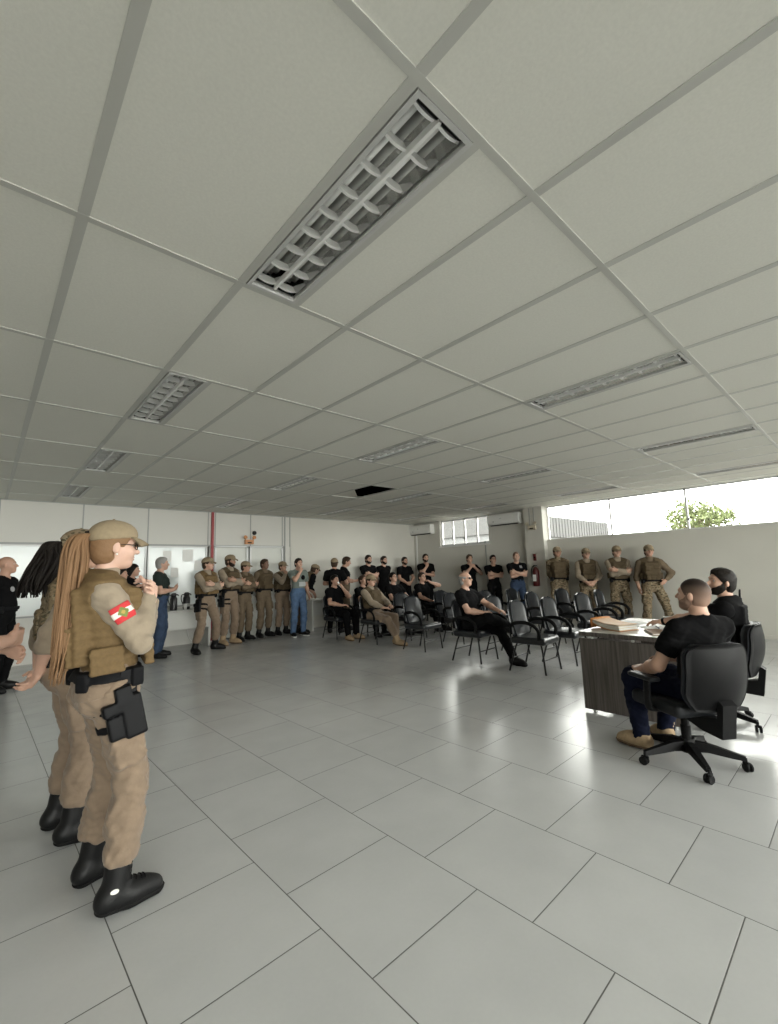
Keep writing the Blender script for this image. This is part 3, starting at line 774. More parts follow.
# things on the desk
TZ = DZ + .0017
M_['kraft'] = mat('orange_kraft_paper', (.50, .19, .05), .6)
M_['peach'] = mat('peach_kraft_paper', (.60, .38, .22), .6)  # orange kraft with the glare on its top put into the colour
M_['cream'] = mat('cream_paper', (.70, .64, .52), .75)
r = empty('envelope_stack', (4.76, 1.90, TZ), math.radians(68), 'thick orange kraft envelope stuffed with papers at the desk corner', 'envelope')
def curl(u, v, lift, z0, L=.36, W=.25):
    x = (u - .5) * L; y = (v - .5) * W; return (x, y, z0 + lift * max(0, u - .25) ** 2)
slab(lambda u, v: curl(u, v, .10, .004), 10, 2, .004).build('envelope_back', M_['kraft'], r)
for q in range(5):
    slab(lambda u, v: tuple(np.array(curl(u, v, .10 - .012 * q, .012 + .009 * q, .345 - .004 * q, .235))), 10, 2, .007).build('sheet_bundle', M_['cream'] if q % 2 == 0 else M_['paper'], r)
slab(lambda u, v: tuple(np.array(curl(u, v, .055, .060, .33, .25)) + (-.012 , .0, .0)), 10, 2, .003).build('envelope_front', M_['peach'], r)
F = MB(); F.tube([(.172, -.125, .058), (.176, 0, .062), (.172, .125, .056)], .036, 10, sq=(1.3, .35)); F.build('envelope_fold', M_['kraft'], r, smooth=True)
def sheet(x, y, rz, label, z=0., w=.21, h=.297, m=None):
    o = slab(lambda u, v: ((u - .5) * w, (v - .5) * h, .001 + .006 * (u - .5) ** 2), 6, 6, .0012).build('paper_sheet', m or M_['paper']); o.location = (x, y, TZ + z); o.rotation_euler = (0, 0, rz)
    tag(o, label, 'paper', 'loose papers on the desk'); return o
sheet(5.08, 1.94, .25, 'white paper sheet behind the orange envelope on the desk')
sheet(5.36, 1.95, -.1, 'white paper sheet at the middle of the desk, left of the cup')
sheet(5.10, 1.62, .9, 'white paper sheet beneath the pen on the desk')
r = empty('pen', (5.05, 1.60, TZ + .010), .5, 'dark blue pen lying slanted on the papers by the brown folder', 'pen')
MB().tube([(-.07, 0, 0), (.05, 0, 0), (.065, 0, 0), (.072, 0, 0)], [.005, .005, .003, .001], 8).build('barrel', M_['black'], r); MB().tube([(-.075, 0, 0), (-.03, 0, 0)], .006, 8).build('cap', mat('pen_blue', (.02, .04, .15), .3), r)
M_['folder'] = mat('brown_cardboard', (.24, .15, .09), .7)
r = empty('document_folder', (4.70, 1.46, TZ), .55, 'brown cardboard folder on the desk before the bearded man', 'folder')
MB().box((0, 0, .003), (.30, .22, .004)).build('back_cover', M_['folder'], r); MB().box((0, .0, .009), (.285, .21, .007)).build('pages', M_['paper'], r); MB().box((0, 0, .015), (.30, .22, .004), rotm(rx=1)).build('front_cover', M_['folder'], r)
r = empty('paper_cup', (5.32, 1.58, TZ), 0, 'small white disposable cup standing on the desk near the bearded man', 'cup')
MB().lathe([(.0, .0), (.027, 0), (.037, .085), (.039, .088), (.036, .088), (.025, .006), (.0, .006)], (0, 0, 0), 24).build('cup_wall', M_['white'], r, smooth=True)
MB().lathe([(.0, .06), (.033, .06), (.033, .062), (.0, .062)], (0, 0, 0)).build('coffee', M_['folder'], r)

# ------------------------------------------------------------------ tables along the partition
M_['tablegrey'] = mat('light_grey_laminate', (.62, .62, .59), .4)
r = empty('side_table', (2.78, 9.78, 0), 0, 'long pale grey table along the partition with coffee flasks on it', 'table')
MB().box((0, 0, .745), (1.62, .60, .03), bev=.003).build('tabletop', M_['tablegrey'], r)
MB().box((0, -.26, .55), (1.50, .02, .34)).build('modesty_panel', M_['tablegrey'], r)
for s in (-1, 1):
    MB().box((s * .76, 0, .365), (.05, .52, .73), bev=.003).build('leg', M_['tablegrey'], r)
M_['flask'] = mat('black_flask', (.02, .02, .022), .3); 
def flask(x, y, label, col, band):
    r = empty('thermos_flask', (x, y, .7605), 2.4, label, 'flask', 'coffee flasks on the long table')
    MB().lathe([(.0, 0), (.065, 0), (.068, .02), (.068, .23), (.05, .27), (.0, .27)], (0, 0, 0), 24).build('body', col, r, smooth=True)
    MB().lathe([(.0, .268), (.048, .268), (.052, .32), (.035, .345), (.0, .345)], (0, 0, 0), 24).build('pump_head', M_['flask'], r, smooth=True)
    h = MB(); h.tube(spline([(.045, 0, .30), (.10, 0, .29), (.11, 0, .20), (.07, 0, .10)], 5), .009); h.build('handle', M_['flask'], r)
    h = MB(); h.tube([(-.04, 0, .315), (-.085, 0, .305), (-.09, 0, .28)], .011); h.build('spout', M_['flask'], r)
    MB().lathe([(.0685, .06), (.0695, .06), (.0695, .12), (.0685, .12)], (0, 0, 0), 24).build('band', band, r)
flask(2.86, 9.64, 'black pump flask on the long table, left of the pale banded flask', M_['flask'], M_['flask'])
flask(3.12, 9.68, 'black pump flask with bright steel band on the long table, right one of the pair', M_['flask'], M_['steel'])
r = empty('cup_stack', (3.06, 9.56, .7605), 0, 'short stack of white disposable cups before the flasks on the long table', 'cups')
for k in range(3): MB().lathe([(.0, .0), (.026, 0), (.036, .08), (.034, .08), (.0, .01)], (0, 0, .018 * k), 16).build('cup', M_['white'], r, smooth=True)
r = empty('power_cable', (0, 0, 0), 0, 'thin white cable hanging beneath the long grey table', 'cable')
MB().tube(spline([(3.3, 10.115, .7), (3.28, 10.11, .35), (3.38, 10.11, .06), (3.70, 10.08, .012), (3.9, 10.0, .012)], 8), .008).build('cord', M_['white'], r)
MB().box((3.96, 9.95, .02), (.12, .06, .036), bev=.005).build('plug_strip', M_['white'], r)
r = empty('small_table', (6.58, 9.80, 0), 0, 'small white table by the far plaster wall where an officer bends to write', 'table')
MB().box((0, 0, .745), (1.15, .62, .03), bev=.003).build('tabletop', M_['tablegrey'], r)
for s in (-1, 1): MB().box((s * .53, 0, .365), (.04, .54, .73), bev=.003).build('leg', M_['tablegrey'], r)
MB().box((0, .18, .48), (1.02, .02, .30)).build('modesty_panel', M_['tablegrey'], r)
o = slab(lambda u, v: ((u - .5) * .21, (v - .5) * .297, .001), 2, 2, .0012).build('paper_sheet', M_['paper']); o.location = (6.25, 9.68, .7612); tag(o, 'white paper sheet being written on by the bending officer on the small table', 'paper')
# ================================================================== people
def nz(v): v = np.array(v, float); return v / (np.linalg.norm(v) + 1e-9)
M_['khaki'] = mat('khaki_cloth', (.265, .215, .158), .85, spec=.2, noise=(30, .08), bump=(90, .3, .004), sheen=.15)
M_['khakitr'] = mat('khaki_trouser_cloth', (.205, .150, .106), .85, spec=.2, noise=(24, .10), bump=(70, .35, .004), sheen=.15)
M_['coyote'] = mat('brown_vest_cordura', (.135, .088, .040), .8, spec=.25, noise=(60, .15), bump=(320, .4, .002))
M_['capk'] = mat('khaki_cap_cloth', (.255, .20, .13), .85, spec=.2, noise=(50, .1), bump=(300, .25, .001))
M_['camo'] = camo('camouflage_cloth', [(.20, .15, .095), (.10, .075, .045), (.27, .22, .15), (.065, .055, .033)], 15)
M_['camovest'] = camo('camouflage_vest', [(.20, .15, .09), (.11, .08, .045), (.28, .23, .15), (.07, .06, .035)], 18)
M_['darkbrown'] = mat('dark_brown_vest', (.085, .062, .036), .8, spec=.2, noise=(40, .15), bump=(300, .3, .002))
M_['umber'] = mat('umber_uniform', (.14, .105, .070), .85, spec=.2, noise=(30, .1), bump=(90, .3, .003))
M_['blackcloth'] = mat('black_cotton', (.0055, .0055, .006), .9, spec=.08, noise=(30, .2), bump=(90, .3, .003))
M_['navy'] = mat('navy_trouser_cloth', (.006, .008, .020), .85, spec=.1, noise=(30, .15), bump=(80, .3, .003))
M_['greenblack'] = mat('dark_green_cotton', (.020, .028, .025), .9, spec=.2, bump=(90, .3, .003))
M_['greytee'] = mat('grey_green_cotton', (.17, .20, .18), .9, spec=.2, noise=(25, .08), bump=(90, .3, .003))
M_['jeans'] = mat('blue_denim', (.085, .14, .24), .85, spec=.2, noise=(14, .22), bump=(160, .3, .002))
M_['darkjeans'] = mat('dark_blue_denim', (.035, .055, .10), .85, spec=.2, noise=(14, .2), bump=(160, .3, .002))
M_['boot'] = mat('black_boot_leather', (.005, .005, .0055), .5, spec=.3, bump=(120, .25, .002))
M_['tanboot'] = mat('tan_boot_suede', (.36, .26, .16), .8, spec=.25, noise=(40, .15), bump=(150, .3, .002))
M_['rubber'] = mat('black_rubber', (.005, .005, .005), .75, spec=.2)
M_['gum'] = mat('brown_rubber', (.13, .08, .045), .7)
M_['sneaker'] = mat('white_sneaker_sole', (.62, .62, .60), .6)
M_['webbing'] = mat('black_webbing', (.006, .006, .007), .65, spec=.12, bump=(300, .3, .001))
M_['holster'] = mat('black_polymer', (.005, .005, .006), .5, spec=.14)
SKIN = [mat('skin_tone', c, .5, spec=.4, noise=(18, .06), sss=.06) for c in [(.50, .305, .225), (.45, .265, .19), (.36, .205, .14), (.20, .115, .08), (.56, .36, .28)]]
HAIR = {k: mat('hair_' + k, c, .55, spec=.15, bump=(160, .5, .003)) for k, c in dict(black=(.010, .0075, .006), brown=(.045, .028, .018), grey=(.28, .27, .26), chestnut=(.20, .115, .06), stubble=(.24, .15, .11), dark=(.024, .017, .013)).items()}
def fade_hair():
    m = mat('faded_short_hair', (.03, .02, .016), .6, spec=.25); nt = m.node_tree; b = nt.nodes['Principled BSDF']; tc = nt.nodes.new('ShaderNodeTexCoord'); sp = nt.nodes.new('ShaderNodeSeparateXYZ'); r = nt.nodes.new('ShaderNodeValToRGB')
    r.color_ramp.elements[0].position = .18; r.color_ramp.elements[0].color = (.27, .17, .125, 1); r.color_ramp.elements[1].position = .82; r.color_ramp.elements[1].color = (.028, .019, .015, 1)
    nt.links.new(tc.outputs['Generated'], sp.inputs[0]); nt.links.new(sp.outputs['Z'], r.inputs[0]); nt.links.new(r.outputs[0], b.inputs['Base Color']); return m
HAIR['fade'] = fade_hair()
M_['eyewhite'] = mat('eye_white', (.62, .60, .57), .3); M_['iris'] = mat('dark_iris', (.03, .018, .01), .2)
M_['lip'] = mat('lip_tone', (.36, .15, .12), .45); M_['flagred'] = mat('flag_red', (.50, .03, .035), .8); M_['flagwhite'] = mat('flag_white', (.72, .70, .66), .8); M_['flaggreen'] = mat('flag_green', (.16, .20, .05), .8)
M_['flaggold'] = mat('flag_gold', (.42, .30, .08), .8); M_['lens'] = mat('dark_lens', (.02, .018, .018), .12, spec=.6); M_['pearl'] = mat('pearl', (.8, .78, .74), .2)
M_['patch'] = mat('grey_patch', (.30, .30, .31), .8); M_['print'] = mat('pale_shirt_print', (.42, .44, .44), .85)

def ik(a, t, l1, l2, pole):
    a = np.array(a, float); t = np.array(t, float); d = t - a; L = np.linalg.norm(d); L2 = min(L, (l1 + l2) * .998); u = d / L
    t = a + u * L2; x = (l1 * l1 - l2 * l2 + L2 * L2) / (2 * L2); h = math.sqrt(max(l1 * l1 - x * x, 0))
    p = np.array(pole, float); p = p - u * (p @ u); return a + u * x + nz(p) * h, t

def on_surface(o, a, b):
    """first point of mesh o on the way from a to b (o's own coordinates), with the normal"""
    a = Vector(a); b = Vector(b); ok, p, n, i = o.ray_cast(a, (b - a).normalized(), distance=(b - a).length)
    return (np.array(p), np.array(n)) if ok else (None, None)
def two_eyes(root, Hc, Rh, s, far):
    me = bpy.data.meshes.get('eye_ball')
    if me is None:
        bm = bmesh.new(); bmesh.ops.create_uvsphere(bm, u_segments=14, v_segments=10, radius=.0125)
        me = bpy.data.meshes.new('eye_ball'); bm.to_mesh(me); bm.free(); me.materials.append(M_['eyewhite']); me.materials.append(M_['iris'])
        for p in me.polygons:
            p.use_smooth = True; p.material_index = 1 if (p.center.y > .0095) else 0
    for q in (-1, 1):
        o = bpy.data.objects.new('eye', me); COL.objects.link(o); o.parent = root
        c = (Hc + Rh @ np.array((q * .031, .0690, .012))) * s
        T = Matrix.Identity(4)
        for i in range(3):
            for j in range(3): T[i][j] = Rh[i][j] * s
            T[i][3] = c[i]
        o.matrix_local = T

ARMS = {
 'hang':   (dict(w=(.25, .03, -.06), pole=(.3, -1, 0), n=(-1, 0, 0)),) * 2,
 'cross':  (dict(w=(-.075, .195, .245), pole=(.9, .1, -.8), n=(0, -1, 0), hd=(-1, .05, .35)), dict(w=(-.09, .225, .285), pole=(.9, .15, -.8), n=(0, -1, .1), hd=(-1, -.15, .1))),
 'clasp':  (dict(w=(.075, .20, .03), pole=(1, -.4, 0), n=(0, -1, 0), hd=(-.9, .15, -.4)), dict(w=(.07, .215, .045), pole=(1, -.4, 0), n=(0, -1, 0), hd=(-.9, .1, -.5))),
 'chest':  (dict(w=(.08, .21, .19), pole=(1, -.6, -.5), n=(0, -.6, .2), hd=(-.7, .4, .3), curl=78), dict(w=(.085, .22, .21), pole=(1, -.6, -.5), n=(0, -.6, .2), hd=(-.7, .4, .3), curl=78)),
 'behind': (dict(w=(.03, -.20, -.02), pole=(1, -.6, 0), n=(0, -1, 0), hd=(-.6, -.1, -.6), curl=35), dict(w=(.05, -.185, .0), pole=(1, -.6, 0), n=(0, -1, 0), hd=(-.7, -.1, -.5), curl=30)),
 'chin':   (dict(w=(.035, .205, .43), pole=(.6, .3, -1), n=(-.2, -.8, .1), hd=(-.15, -.3, 1), curl=40), dict(w=(-.07, .205, .22), pole=(.9, .1, -.8), n=(0, -1, 0), hd=(-1, .05, .2))),
 'mouth':  (dict(w=(.05, .195, .48), pole=(.8, .3, -1), n=(-.3, -.8, .1), hd=(-.35, -.4, .9), curl=40), dict(w=(.25, .03, -.06), pole=(.3, -1, 0), n=(-1, 0, 0))),
 'bothchin': (dict(w=(.055, .20, .43), pole=(.9, .2, -1), n=(-.3, -.8, .1), hd=(-.4, -.3, .9), curl=60), dict(w=(.06, .195, .43), pole=(.9, .2, -1), n=(-.3, -.8, .1), hd=(-.4, -.3, .9), curl=60)),
 'akimbo': (dict(w=(.25, .03, -.06), pole=(.3, -1, 0), n=(-1, 0, 0)), dict(w=(.215, .085, .075), pole=(1, -.45, .1), n=(-.7, -.6, 0), hd=(-.45, .6, -.25))),
 'lap':    (dict(w=(.12, .30, .06), pole=(1, -.4, -.4), n=(0, -.1, -1), hd=(-.5, .8, -.1)), dict(w=(.10, .31, .08), pole=(1, -.4, -.4), n=(0, -.1, -1), hd=(-.6, .7, -.1))),
 'read':   (dict(w=(.10, .27, .18), pole=(1, -.5, -.6), n=(-.5, 0, .8), hd=(-.35, .9, .2), curl=30), dict(w=(.10, .27, .18), pole=(1, -.5, -.6), n=(-.5, 0, .8), hd=(-.35, .9, .2), curl=30)),
}
def mir(a): 
    f = lambda v: (-v[0], v[1], v[2]); b = dict(a)
    for k in ('w', 'pole', 'n', 'hd'):
        if k in b: b[k] = f(b[k])
    return b

def person(label, loc, th, h=1.76, arms='hang', fit='tee', skin=1, res=.009, sit=None, lean=0, side=0, twist=0, head=(0, 0, 0), stance=.13, toe=12, fat=.25, fem=False, bz=0.,
           hair='short', hairc='dark', beard=None, cap=None, glasses=None, shirt='blackcloth', trousers='blackcloth', shoes='boot', vest=None, sleeves=None,
           armR=None, armL=None, legs=None, pel=(0, 0), prone=0, belt=None, holster=None, rootname='person', wr=.0016, tuck=None, group=None, hero=False, extra=None, pelz=None):
    s = h / 1.768
    root_m = None
    up_z = np.array((0, 0, 1.))
    # ---------------- skeleton
    if sit is None: P = np.array((pel[0], pel[1], pelz or .985))
    else: P = np.array((pel[0], pel[1], sit / s + .105))
    Rp = rotm(rx=prone) if sit is not None else rotm(rx=-lean * .35)
    W = P + Rp @ np.array((0, 0, .10))
    Rc = Rp @ rotm(rx=-(lean * .65 if sit is None else lean)) @ rotm(ry=side) @ rotm(rz=twist)
    C = lambda v: W + Rc @ (np.array(v, float) - (0, 0, .10))
    Q = lambda v: P + Rp @ np.array(v, float)
    nb = C((0, -.018, .495))
    Rh = Rc @ rotm(rx=lean * .75 * (1 if sit is None else 1)) @ rotm(rz=head[0]) @ rotm(rx=-head[1]) @ rotm(ry=head[2])
    Hc = nb + Rc @ np.array((0, .016, .05)) + Rh @ np.array((0, .022, .118))
    hp = lambda v: Hc + Rh @ np.array(v, float)
    w = .93 if fem else 1.
    sx = .162 * w if fem else .178
    # ---------------- primitives
    tor = [el(Q((0, -.005, -.01)), (.155 if not fem else .160, .112, .115), Rp), el(Q((.072, -.052, -.05)), (.082, .070 if not fem else .078, .088), Rp), el(Q((-.072, -.052, -.05)), (.082, .070 if not fem else .078, .088), Rp)]
    wst = [el(C((0, .02 * fat, .12)), ((.128 + .03 * fat) * (.93 if fem else 1), .092 + .055 * fat, .14), Rc)]
    che = [el(C((0, -.003, .30)), ((.152 + .012 * fat) * w, .108 + .02 * fat, .175), Rc), rc(C((-.105 * w, -.012, .425)), C((.105 * w, -.012, .425)), .068, .068),
           rc(C((0, -.03, .485)), C((.135 * w, -.018, .448)), .052, .046), rc(C((0, -.03, .485)), C((-.135 * w, -.018, .448)), .052, .046)]
    for q in (-1, 1):
        che.append(el(C((q * .07, .075, .345)), (.075, .045, .06), Rc) if not fem else el(C((q * .072, .085, .325)), (.066, .058, .064), Rc))
    nr = .048 if fem else .058
    nck = [rc(nb - Rc @ np.array((0, 0, .02)), hp((0, -.022, -.075)), nr + .004, nr - .003)]
    hd = [el(hp((0, -.012, .030)), (.076, .096, .090), Rh), el(hp((0, .022, -.035)), (.060, .070, .075), Rh), el(hp((0, .060, -.080)), (.034, .030, .026), Rh),
          el(hp((.036, .050, -.022)), (.030, .036, .034), Rh), el(hp((-.036, .050, -.022)), (.030, .036, .034), Rh), rc(hp((-.030, .076, .032)), hp((.030, .076, .032)), .013, .013)]
    nose = [rc(hp((0, .086, .016)), hp((0, .112, -.019)), .0088, .0125), rc(hp((-.012, .094, -.024)), hp((.012, .094, -.024)), .0085, .0085)]
    mouth = [rc(hp((-.019, .085, -.046)), hp((.019, .085, -.046)), .0078, .0078), rc(hp((-.015, .084, -.058)), hp((.015, .084, -.058)), .0082, .0082)]
    ears = [el(hp((q * .078, -.010, -.004)), (.010, .019, .031), Rh @ rotm(rz=q * -18)) for q in (-1, 1)]
    A = {}
    aR, aL = ARMS[arms]; specs = {1: dict(aR, **(armR or {})), -1: dict(mir(aL), **(armL or {}))}
    for q in (1, -1):
        a = specs[q]; dy = .045 if (vest and arms in ('cross', 'clasp', 'chin', 'chest', 'lap', 'read') and a['w'][1] > .1) else .02 * fat; a['w'] = (a['w'][0], a['w'][1] + dy, a['w'][2]); S = C((q * sx, -.012, .435)); Wd = C(a['w']); Ep, Wp = ik(S, Wd, .292 * (.97 if fem else 1), .25, Rc @ np.array(a['pole'], float))
        fd = nz(Wp - Ep); d = nz(Rc @ np.array(a['hd'], float)) if 'hd' in a else fd
        d = nz(d * .75 + fd * .25) if 'hd' in a else d
        n = Rc @ np.array(a['n'], float); n = nz(n - d * (n @ d)); A[q] = dict(S=S, E=Ep, W=Wp, d=d, n=n, t=np.cross(d, n) * q, curl=a.get('curl', 22))
    am = .93 if fem else 1.06
    arm = {q: [rc(A[q]['S'], A[q]['S'] * .6 + A[q]['E'] * .4, .060 * am, .051 * am), rc(A[q]['S'] * .6 + A[q]['E'] * .4, A[q]['E'], .050 * am, .040 * am), rc(A[q]['E'], A[q]['E'] * .65 + A[q]['W'] * .35, .042 * am, .043 * am),
               rc(A[q]['E'] * .65 + A[q]['W'] * .35, A[q]['W'], .042 * am, .027 * am)] for q in (1, -1)}
    hands = []; fingers = []
    for q in (1, -1):
        a = A[q]; Wp, d, n, t = a['W'], a['d'], a['n'], a['t']; R = np.stack([t, n, d], 1); z = .94 if fem else 1.
        hands.append(bx(Wp + d * .05 * z, (.031 * z, .007, .036 * z), R, .009)); hands.append(rc(Wp - d * .015, Wp + d * .03, .025 * z, .022 * z)); hands.append(rc(Wp + d * .02 + t * .018, Wp + d * .05 + t * .030 + n * .006, .018 * z, .014 * z))
        for k, (o, L) in enumerate([(.029, .072), (.010, .081), (-.010, .075), (-.029, .060)]):
            p = Wp + (d * (.088 - .004 * abs(k - 1)) + t * o) * z; ang = math.radians(a['curl'] * .5 + 3 * k); r = .0092 * z
            for seg in (.45, .30, .25):
                dr = d * math.cos(ang) + n * math.sin(ang); p2 = p + (dr + t * (o * .9)) * L * seg * z; fingers.append(rc(p, p2, r, r * .92)); p = p2; r *= .92; ang += math.radians(a['curl'])
        p = Wp + d * .034 * z + t * .034 * z; p2 = p + nz(d * .7 + t * .6 + n * .35) * .036; fingers.append(rc(p, p2, .0115, .0105)); fingers.append(rc(p2, p2 + nz(d * .95 + t * .15 + n * .3) * .032, .0102, .009))
    # legs
    Lg = {}
    for q in (1, -1):
        H_ = Q((q * .09, -.005, -.035)); l = (legs or {}).get(q, {})
        if 'ank' in l: an = np.array(l['ank'], float) / s
        elif sit is None: an = np.array((q * stance, -.02, .095))
        else: an = np.array((q * .12, pel[1] + .47, .095))
        K, an2 = ik(H_, an, .435, .43, l.get('pole', (q * .1, 1, .15 if sit is not None else 0)))
        ta = math.radians(l.get('toe', toe) * q); f = np.array((math.sin(ta), math.cos(ta), 0.)); tp = math.radians(l.get('pitch', 0))
        f = nz(f * math.cos(tp) + up_z * math.sin(tp)); ups = nz(np.cross(np.cross(f, up_z), f)); Lg[q] = dict(H=H_, K=K, A=an2, f=f, u=ups)
    lf_ = 1.05 if fem else 1.
    leg = {q: [rc(L['H'], L['H'] * .45 + L['K'] * .55, .083 * lf_, .066), rc(L['H'] * .45 + L['K'] * .55, L['K'], .066, .053), rc(L['K'], L['K'] * .65 + L['A'] * .35, .054, .053), rc(L['K'] * .65 + L['A'] * .35, L['A'], .052, .037)] for q, L in Lg.items()}
    foot = {q: [rc(L['A'] - L['u'] * .035 - L['f'] * .03, L['A'] - L['u'] * .05 + L['f'] * .07, .040, .037), rc(L['A'] - L['u'] * .05 + L['f'] * .07, L['A'] - L['u'] * .062 + L['f'] * .165, .038, .028)] for q, L in Lg.items()}
    # ---------------- body: one continuous surface
    prims = tor + wst + che + nck + hd + nose + mouth + ears + arm[1] + arm[-1] + hands + fingers + leg[1] + leg[-1] + foot[1] + foot[-1]
    F = Fld(prims, res)
    KT = .05
    for p in tor + wst + che: F.add(p, KT)
    for p in nck: F.add(p, .03)
    for q in (1, -1):
        for p in leg[q]: F.add(p, .035)
        for p in foot[q]: F.add(p, .02)
        for p in arm[q]: F.add(p, .025)
    for p in hd: F.add(p, .022)
    for q in (-1, 1): F.sub(el(hp((q * .032, .098, .010)), (.020, .020, .013), Rh), .014)
    for p in nose: F.add(p, .010)
    for p in mouth: F.add(p, .006)
    for p in ears: F.add(p, .006)
    for p in hands: F.add(p, .012)
    for p in fingers: F.add(p, .003)
    body = F.mesh(rootname, SKIN[skin], None, s, 1)
    root = body; root.location = (loc[0], loc[1], 0); root.rotation_euler = (0, 0, math.radians(th - 90))
    tag(root, label, 'person', group)
    cloth_h = .0075 if res <= .006 else .0105
    seed = (loc[0] * 7.3 + loc[1] * 3.1) % 6
    # ---------------- shirt
    sl = sleeves or ('long' if fit == 'police' else 'short')
    base = [inflate(p, .012) for p in tor + wst + che]; ap = []
    for q in (1, -1):
        a = A[q]
        if sl == 'short':
            e = a['S'] * .34 + a['E'] * .66; n = nz(a['E'] - a['S'])
            ap.append(rc(a['S'], a['S'] * .6 + a['E'] * .4, .060 * am, .055 * am, .014, [(n, e)])); ap.append(rc(a['S'] * .6 + a['E'] * .4, a['E'], .055 * am, .050 * am, .016, [(n, e)]))
        else:
            n = nz(a['W'] - a['E']); e = a['W'] - n * .005
            for p in arm[q][:3]: ap.append(inflate(p, .013))
            p = inflate(arm[q][3], .012); ap.append(p[:6] + ([(n, e)],))
    if sl == 'long':
        ap.append(rc(nb - Rc @ np.array((0, -.004, .0)), nb + Rc @ np.array((0, .012, .045)), nr + .010, nr + .004, .010, [(Rc @ np.array((0, -.25, 1.)), nb + Rc @ np.array((0, 0, .052)))]))
    F = Fld(base + ap, cloth_h)
    for p in base: F.add(p, KT)
    for p in ap: F.add(p, .025)
    hem = .075 if (tuck if tuck is not None else fit == 'police') else -.075
    F.cut(-(Rp @ up_z), Q((0, 0, hem)))
    if sl == 'short': F.sub(rc(nb - Rc @ np.array((0, -.006, -.012)), hp((0, -.01, -.05)), nr + .012, nr + .012), .006)
    F.wrinkle(wr * .8, 46, seed); F.wrinkle(wr * 1.2, 105 if res < .0075 else 80, seed + 2); F.mesh('shirt', M_[shirt], root, s)
    # ---------------- trousers
    tb_ = [inflate(p, .017) for p in tor] + [inflate(p, .014) for p in wst]; lp = []
    high = shoes in ('boot', 'tanboot') and fit == 'police'
    for q in (1, -1):
        L = Lg[q]; n = nz(L['A'] - L['K']); e = L['A'] - n * (.105 if high else -.015)
        lp.append(inflate(leg[q][0], .017)); lp.append(inflate(leg[q][1], .019)); 
        p = inflate(leg[q][2], .020); lp.append(p[:6] + ([(n, e)],)); p = inflate(leg[q][3], .022); lp.append(p[:6] + ([(n, e)],))
        if high: lp.append(el(L['A'] - n * .155, (.070, .072, .060), None, 0, [(n, e)])); lp.append(el(L['A'] - n * .25, (.072, .076, .09)))
        if hero or fit == 'police':                     # cargo pocket
            tm = L['H'] * .42 + L['K'] * .58; od = Rp @ np.array((q, 0, 0)); ud = nz(L['K'] - L['H']); od = nz(od - ud * (od @ ud)); fd = np.cross(ud, od)
            lp.append(bx(tm + od * .075, (.006, .055, .075), np.stack([od, fd, ud], 1), .010))
    F = Fld(tb_ + lp, cloth_h)
    for p in tb_: F.add(p, KT)
    for p in lp: F.add(p, .03)
    F.cut(Rp @ up_z, Q((0, 0, .105)))
    F.wrinkle(wr * 1.5, 44, seed + 1); F.wrinkle(wr * 1.7, 115 if res < .0075 else 80, seed + 3); F.mesh('trousers', M_[trousers], root, s)
    # ---------------- footwear
    for q in (1, -1):
        L = Lg[q]; fp = [inflate(p, .013) for p in foot[q]]
        if high or shoes in ('boot', 'tanboot'):
            n = nz(L['K'] - L['A']); fp.append(rc(L['A'] - L['u'] * .02, L['A'] + n * .16, .054, .056)); fp.append(el(L['A'] + L['f'] * .085 - L['u'] * .035, (.043, .080, .040), np.stack([np.cross(L['f'], L['u']), L['f'], L['u']], 1)))
        F = Fld(fp, .008)
        for p in fp: F.add(p, .03)
        if sit is None or not l: pass
        gnd = L['A'] - L['u'] * .0945
        F.cut(-L['u'], gnd); F.wrinkle(.0008, 60, seed)
        b = F.mesh('boot' if (high or 'boot' in shoes) else 'shoe', M_[shoes] if shoes in M_ else M_['boot'], root, s)
        fs = [inflate(p, .020) for p in foot[q]]; F = Fld(fs, .008)
        for p in fs: F.add(p, .02)
        F.cut(-L['u'], gnd); F.cut(L['u'], gnd + L['u'] * .030)
        F.mesh('sole', M_['gum'] if shoes == 'tanboot' else (M_['sneaker'] if shoes == 'sneakertop' else M_['rubber']), b, s)
        if hero:
            lc = MB(); X_ = np.cross(L['f'], L['u'])
            bpy.context.view_layer.update()
            for k in range(7):
                c = L['A'] + L['u'] * (-.05 + .022 * k) + L['f'] * (.10 - .016 * k); dr = nz(L['f'] * (.35 + .1 * k) + L['u'] * .9 * max(.1, 1 - .16 * k)); pt = []
                for x_ in (-.024, -.012, 0, .012, .024):
                    p, n = on_surface(b, (c + dr * .2 + X_ * x_) * s, (c - dr * .05 + X_ * x_) * s)
                    if p is not None: pt.append(p + np.array(n) * .001)
                if len(pt) > 2: lc.tube(pt, .0032, 6)
            if lc.v: lc.build('laces', M_['webbing'], b)
    # ---------------- belt and gear
    if fit == 'police' or belt:
        bp_ = [inflate(p, .036) for p in tor + wst]; F = Fld(bp_, cloth_h)
        for p in bp_: F.add(p, KT)
        F.cut(Rp @ up_z, Q((0, 0, .112 + bz))); F.cut(-(Rp @ up_z), Q((0, 0, .066 + bz)))
        for p in [inflate(p, .014) for p in tor + wst]: F.sub(p)
        for x_, y_ in ((.165, .06), (-.165, .05), (-.13, -.11), (.10, -.125)): F.add(bx(Q((x_, y_, .075 + bz)), (.026, .022, .036), Rp @ rotm(rz=math.degrees(math.atan2(y_, x_))), .008), .004)
        F.mesh('duty_belt', M_['webbing'], root, s)
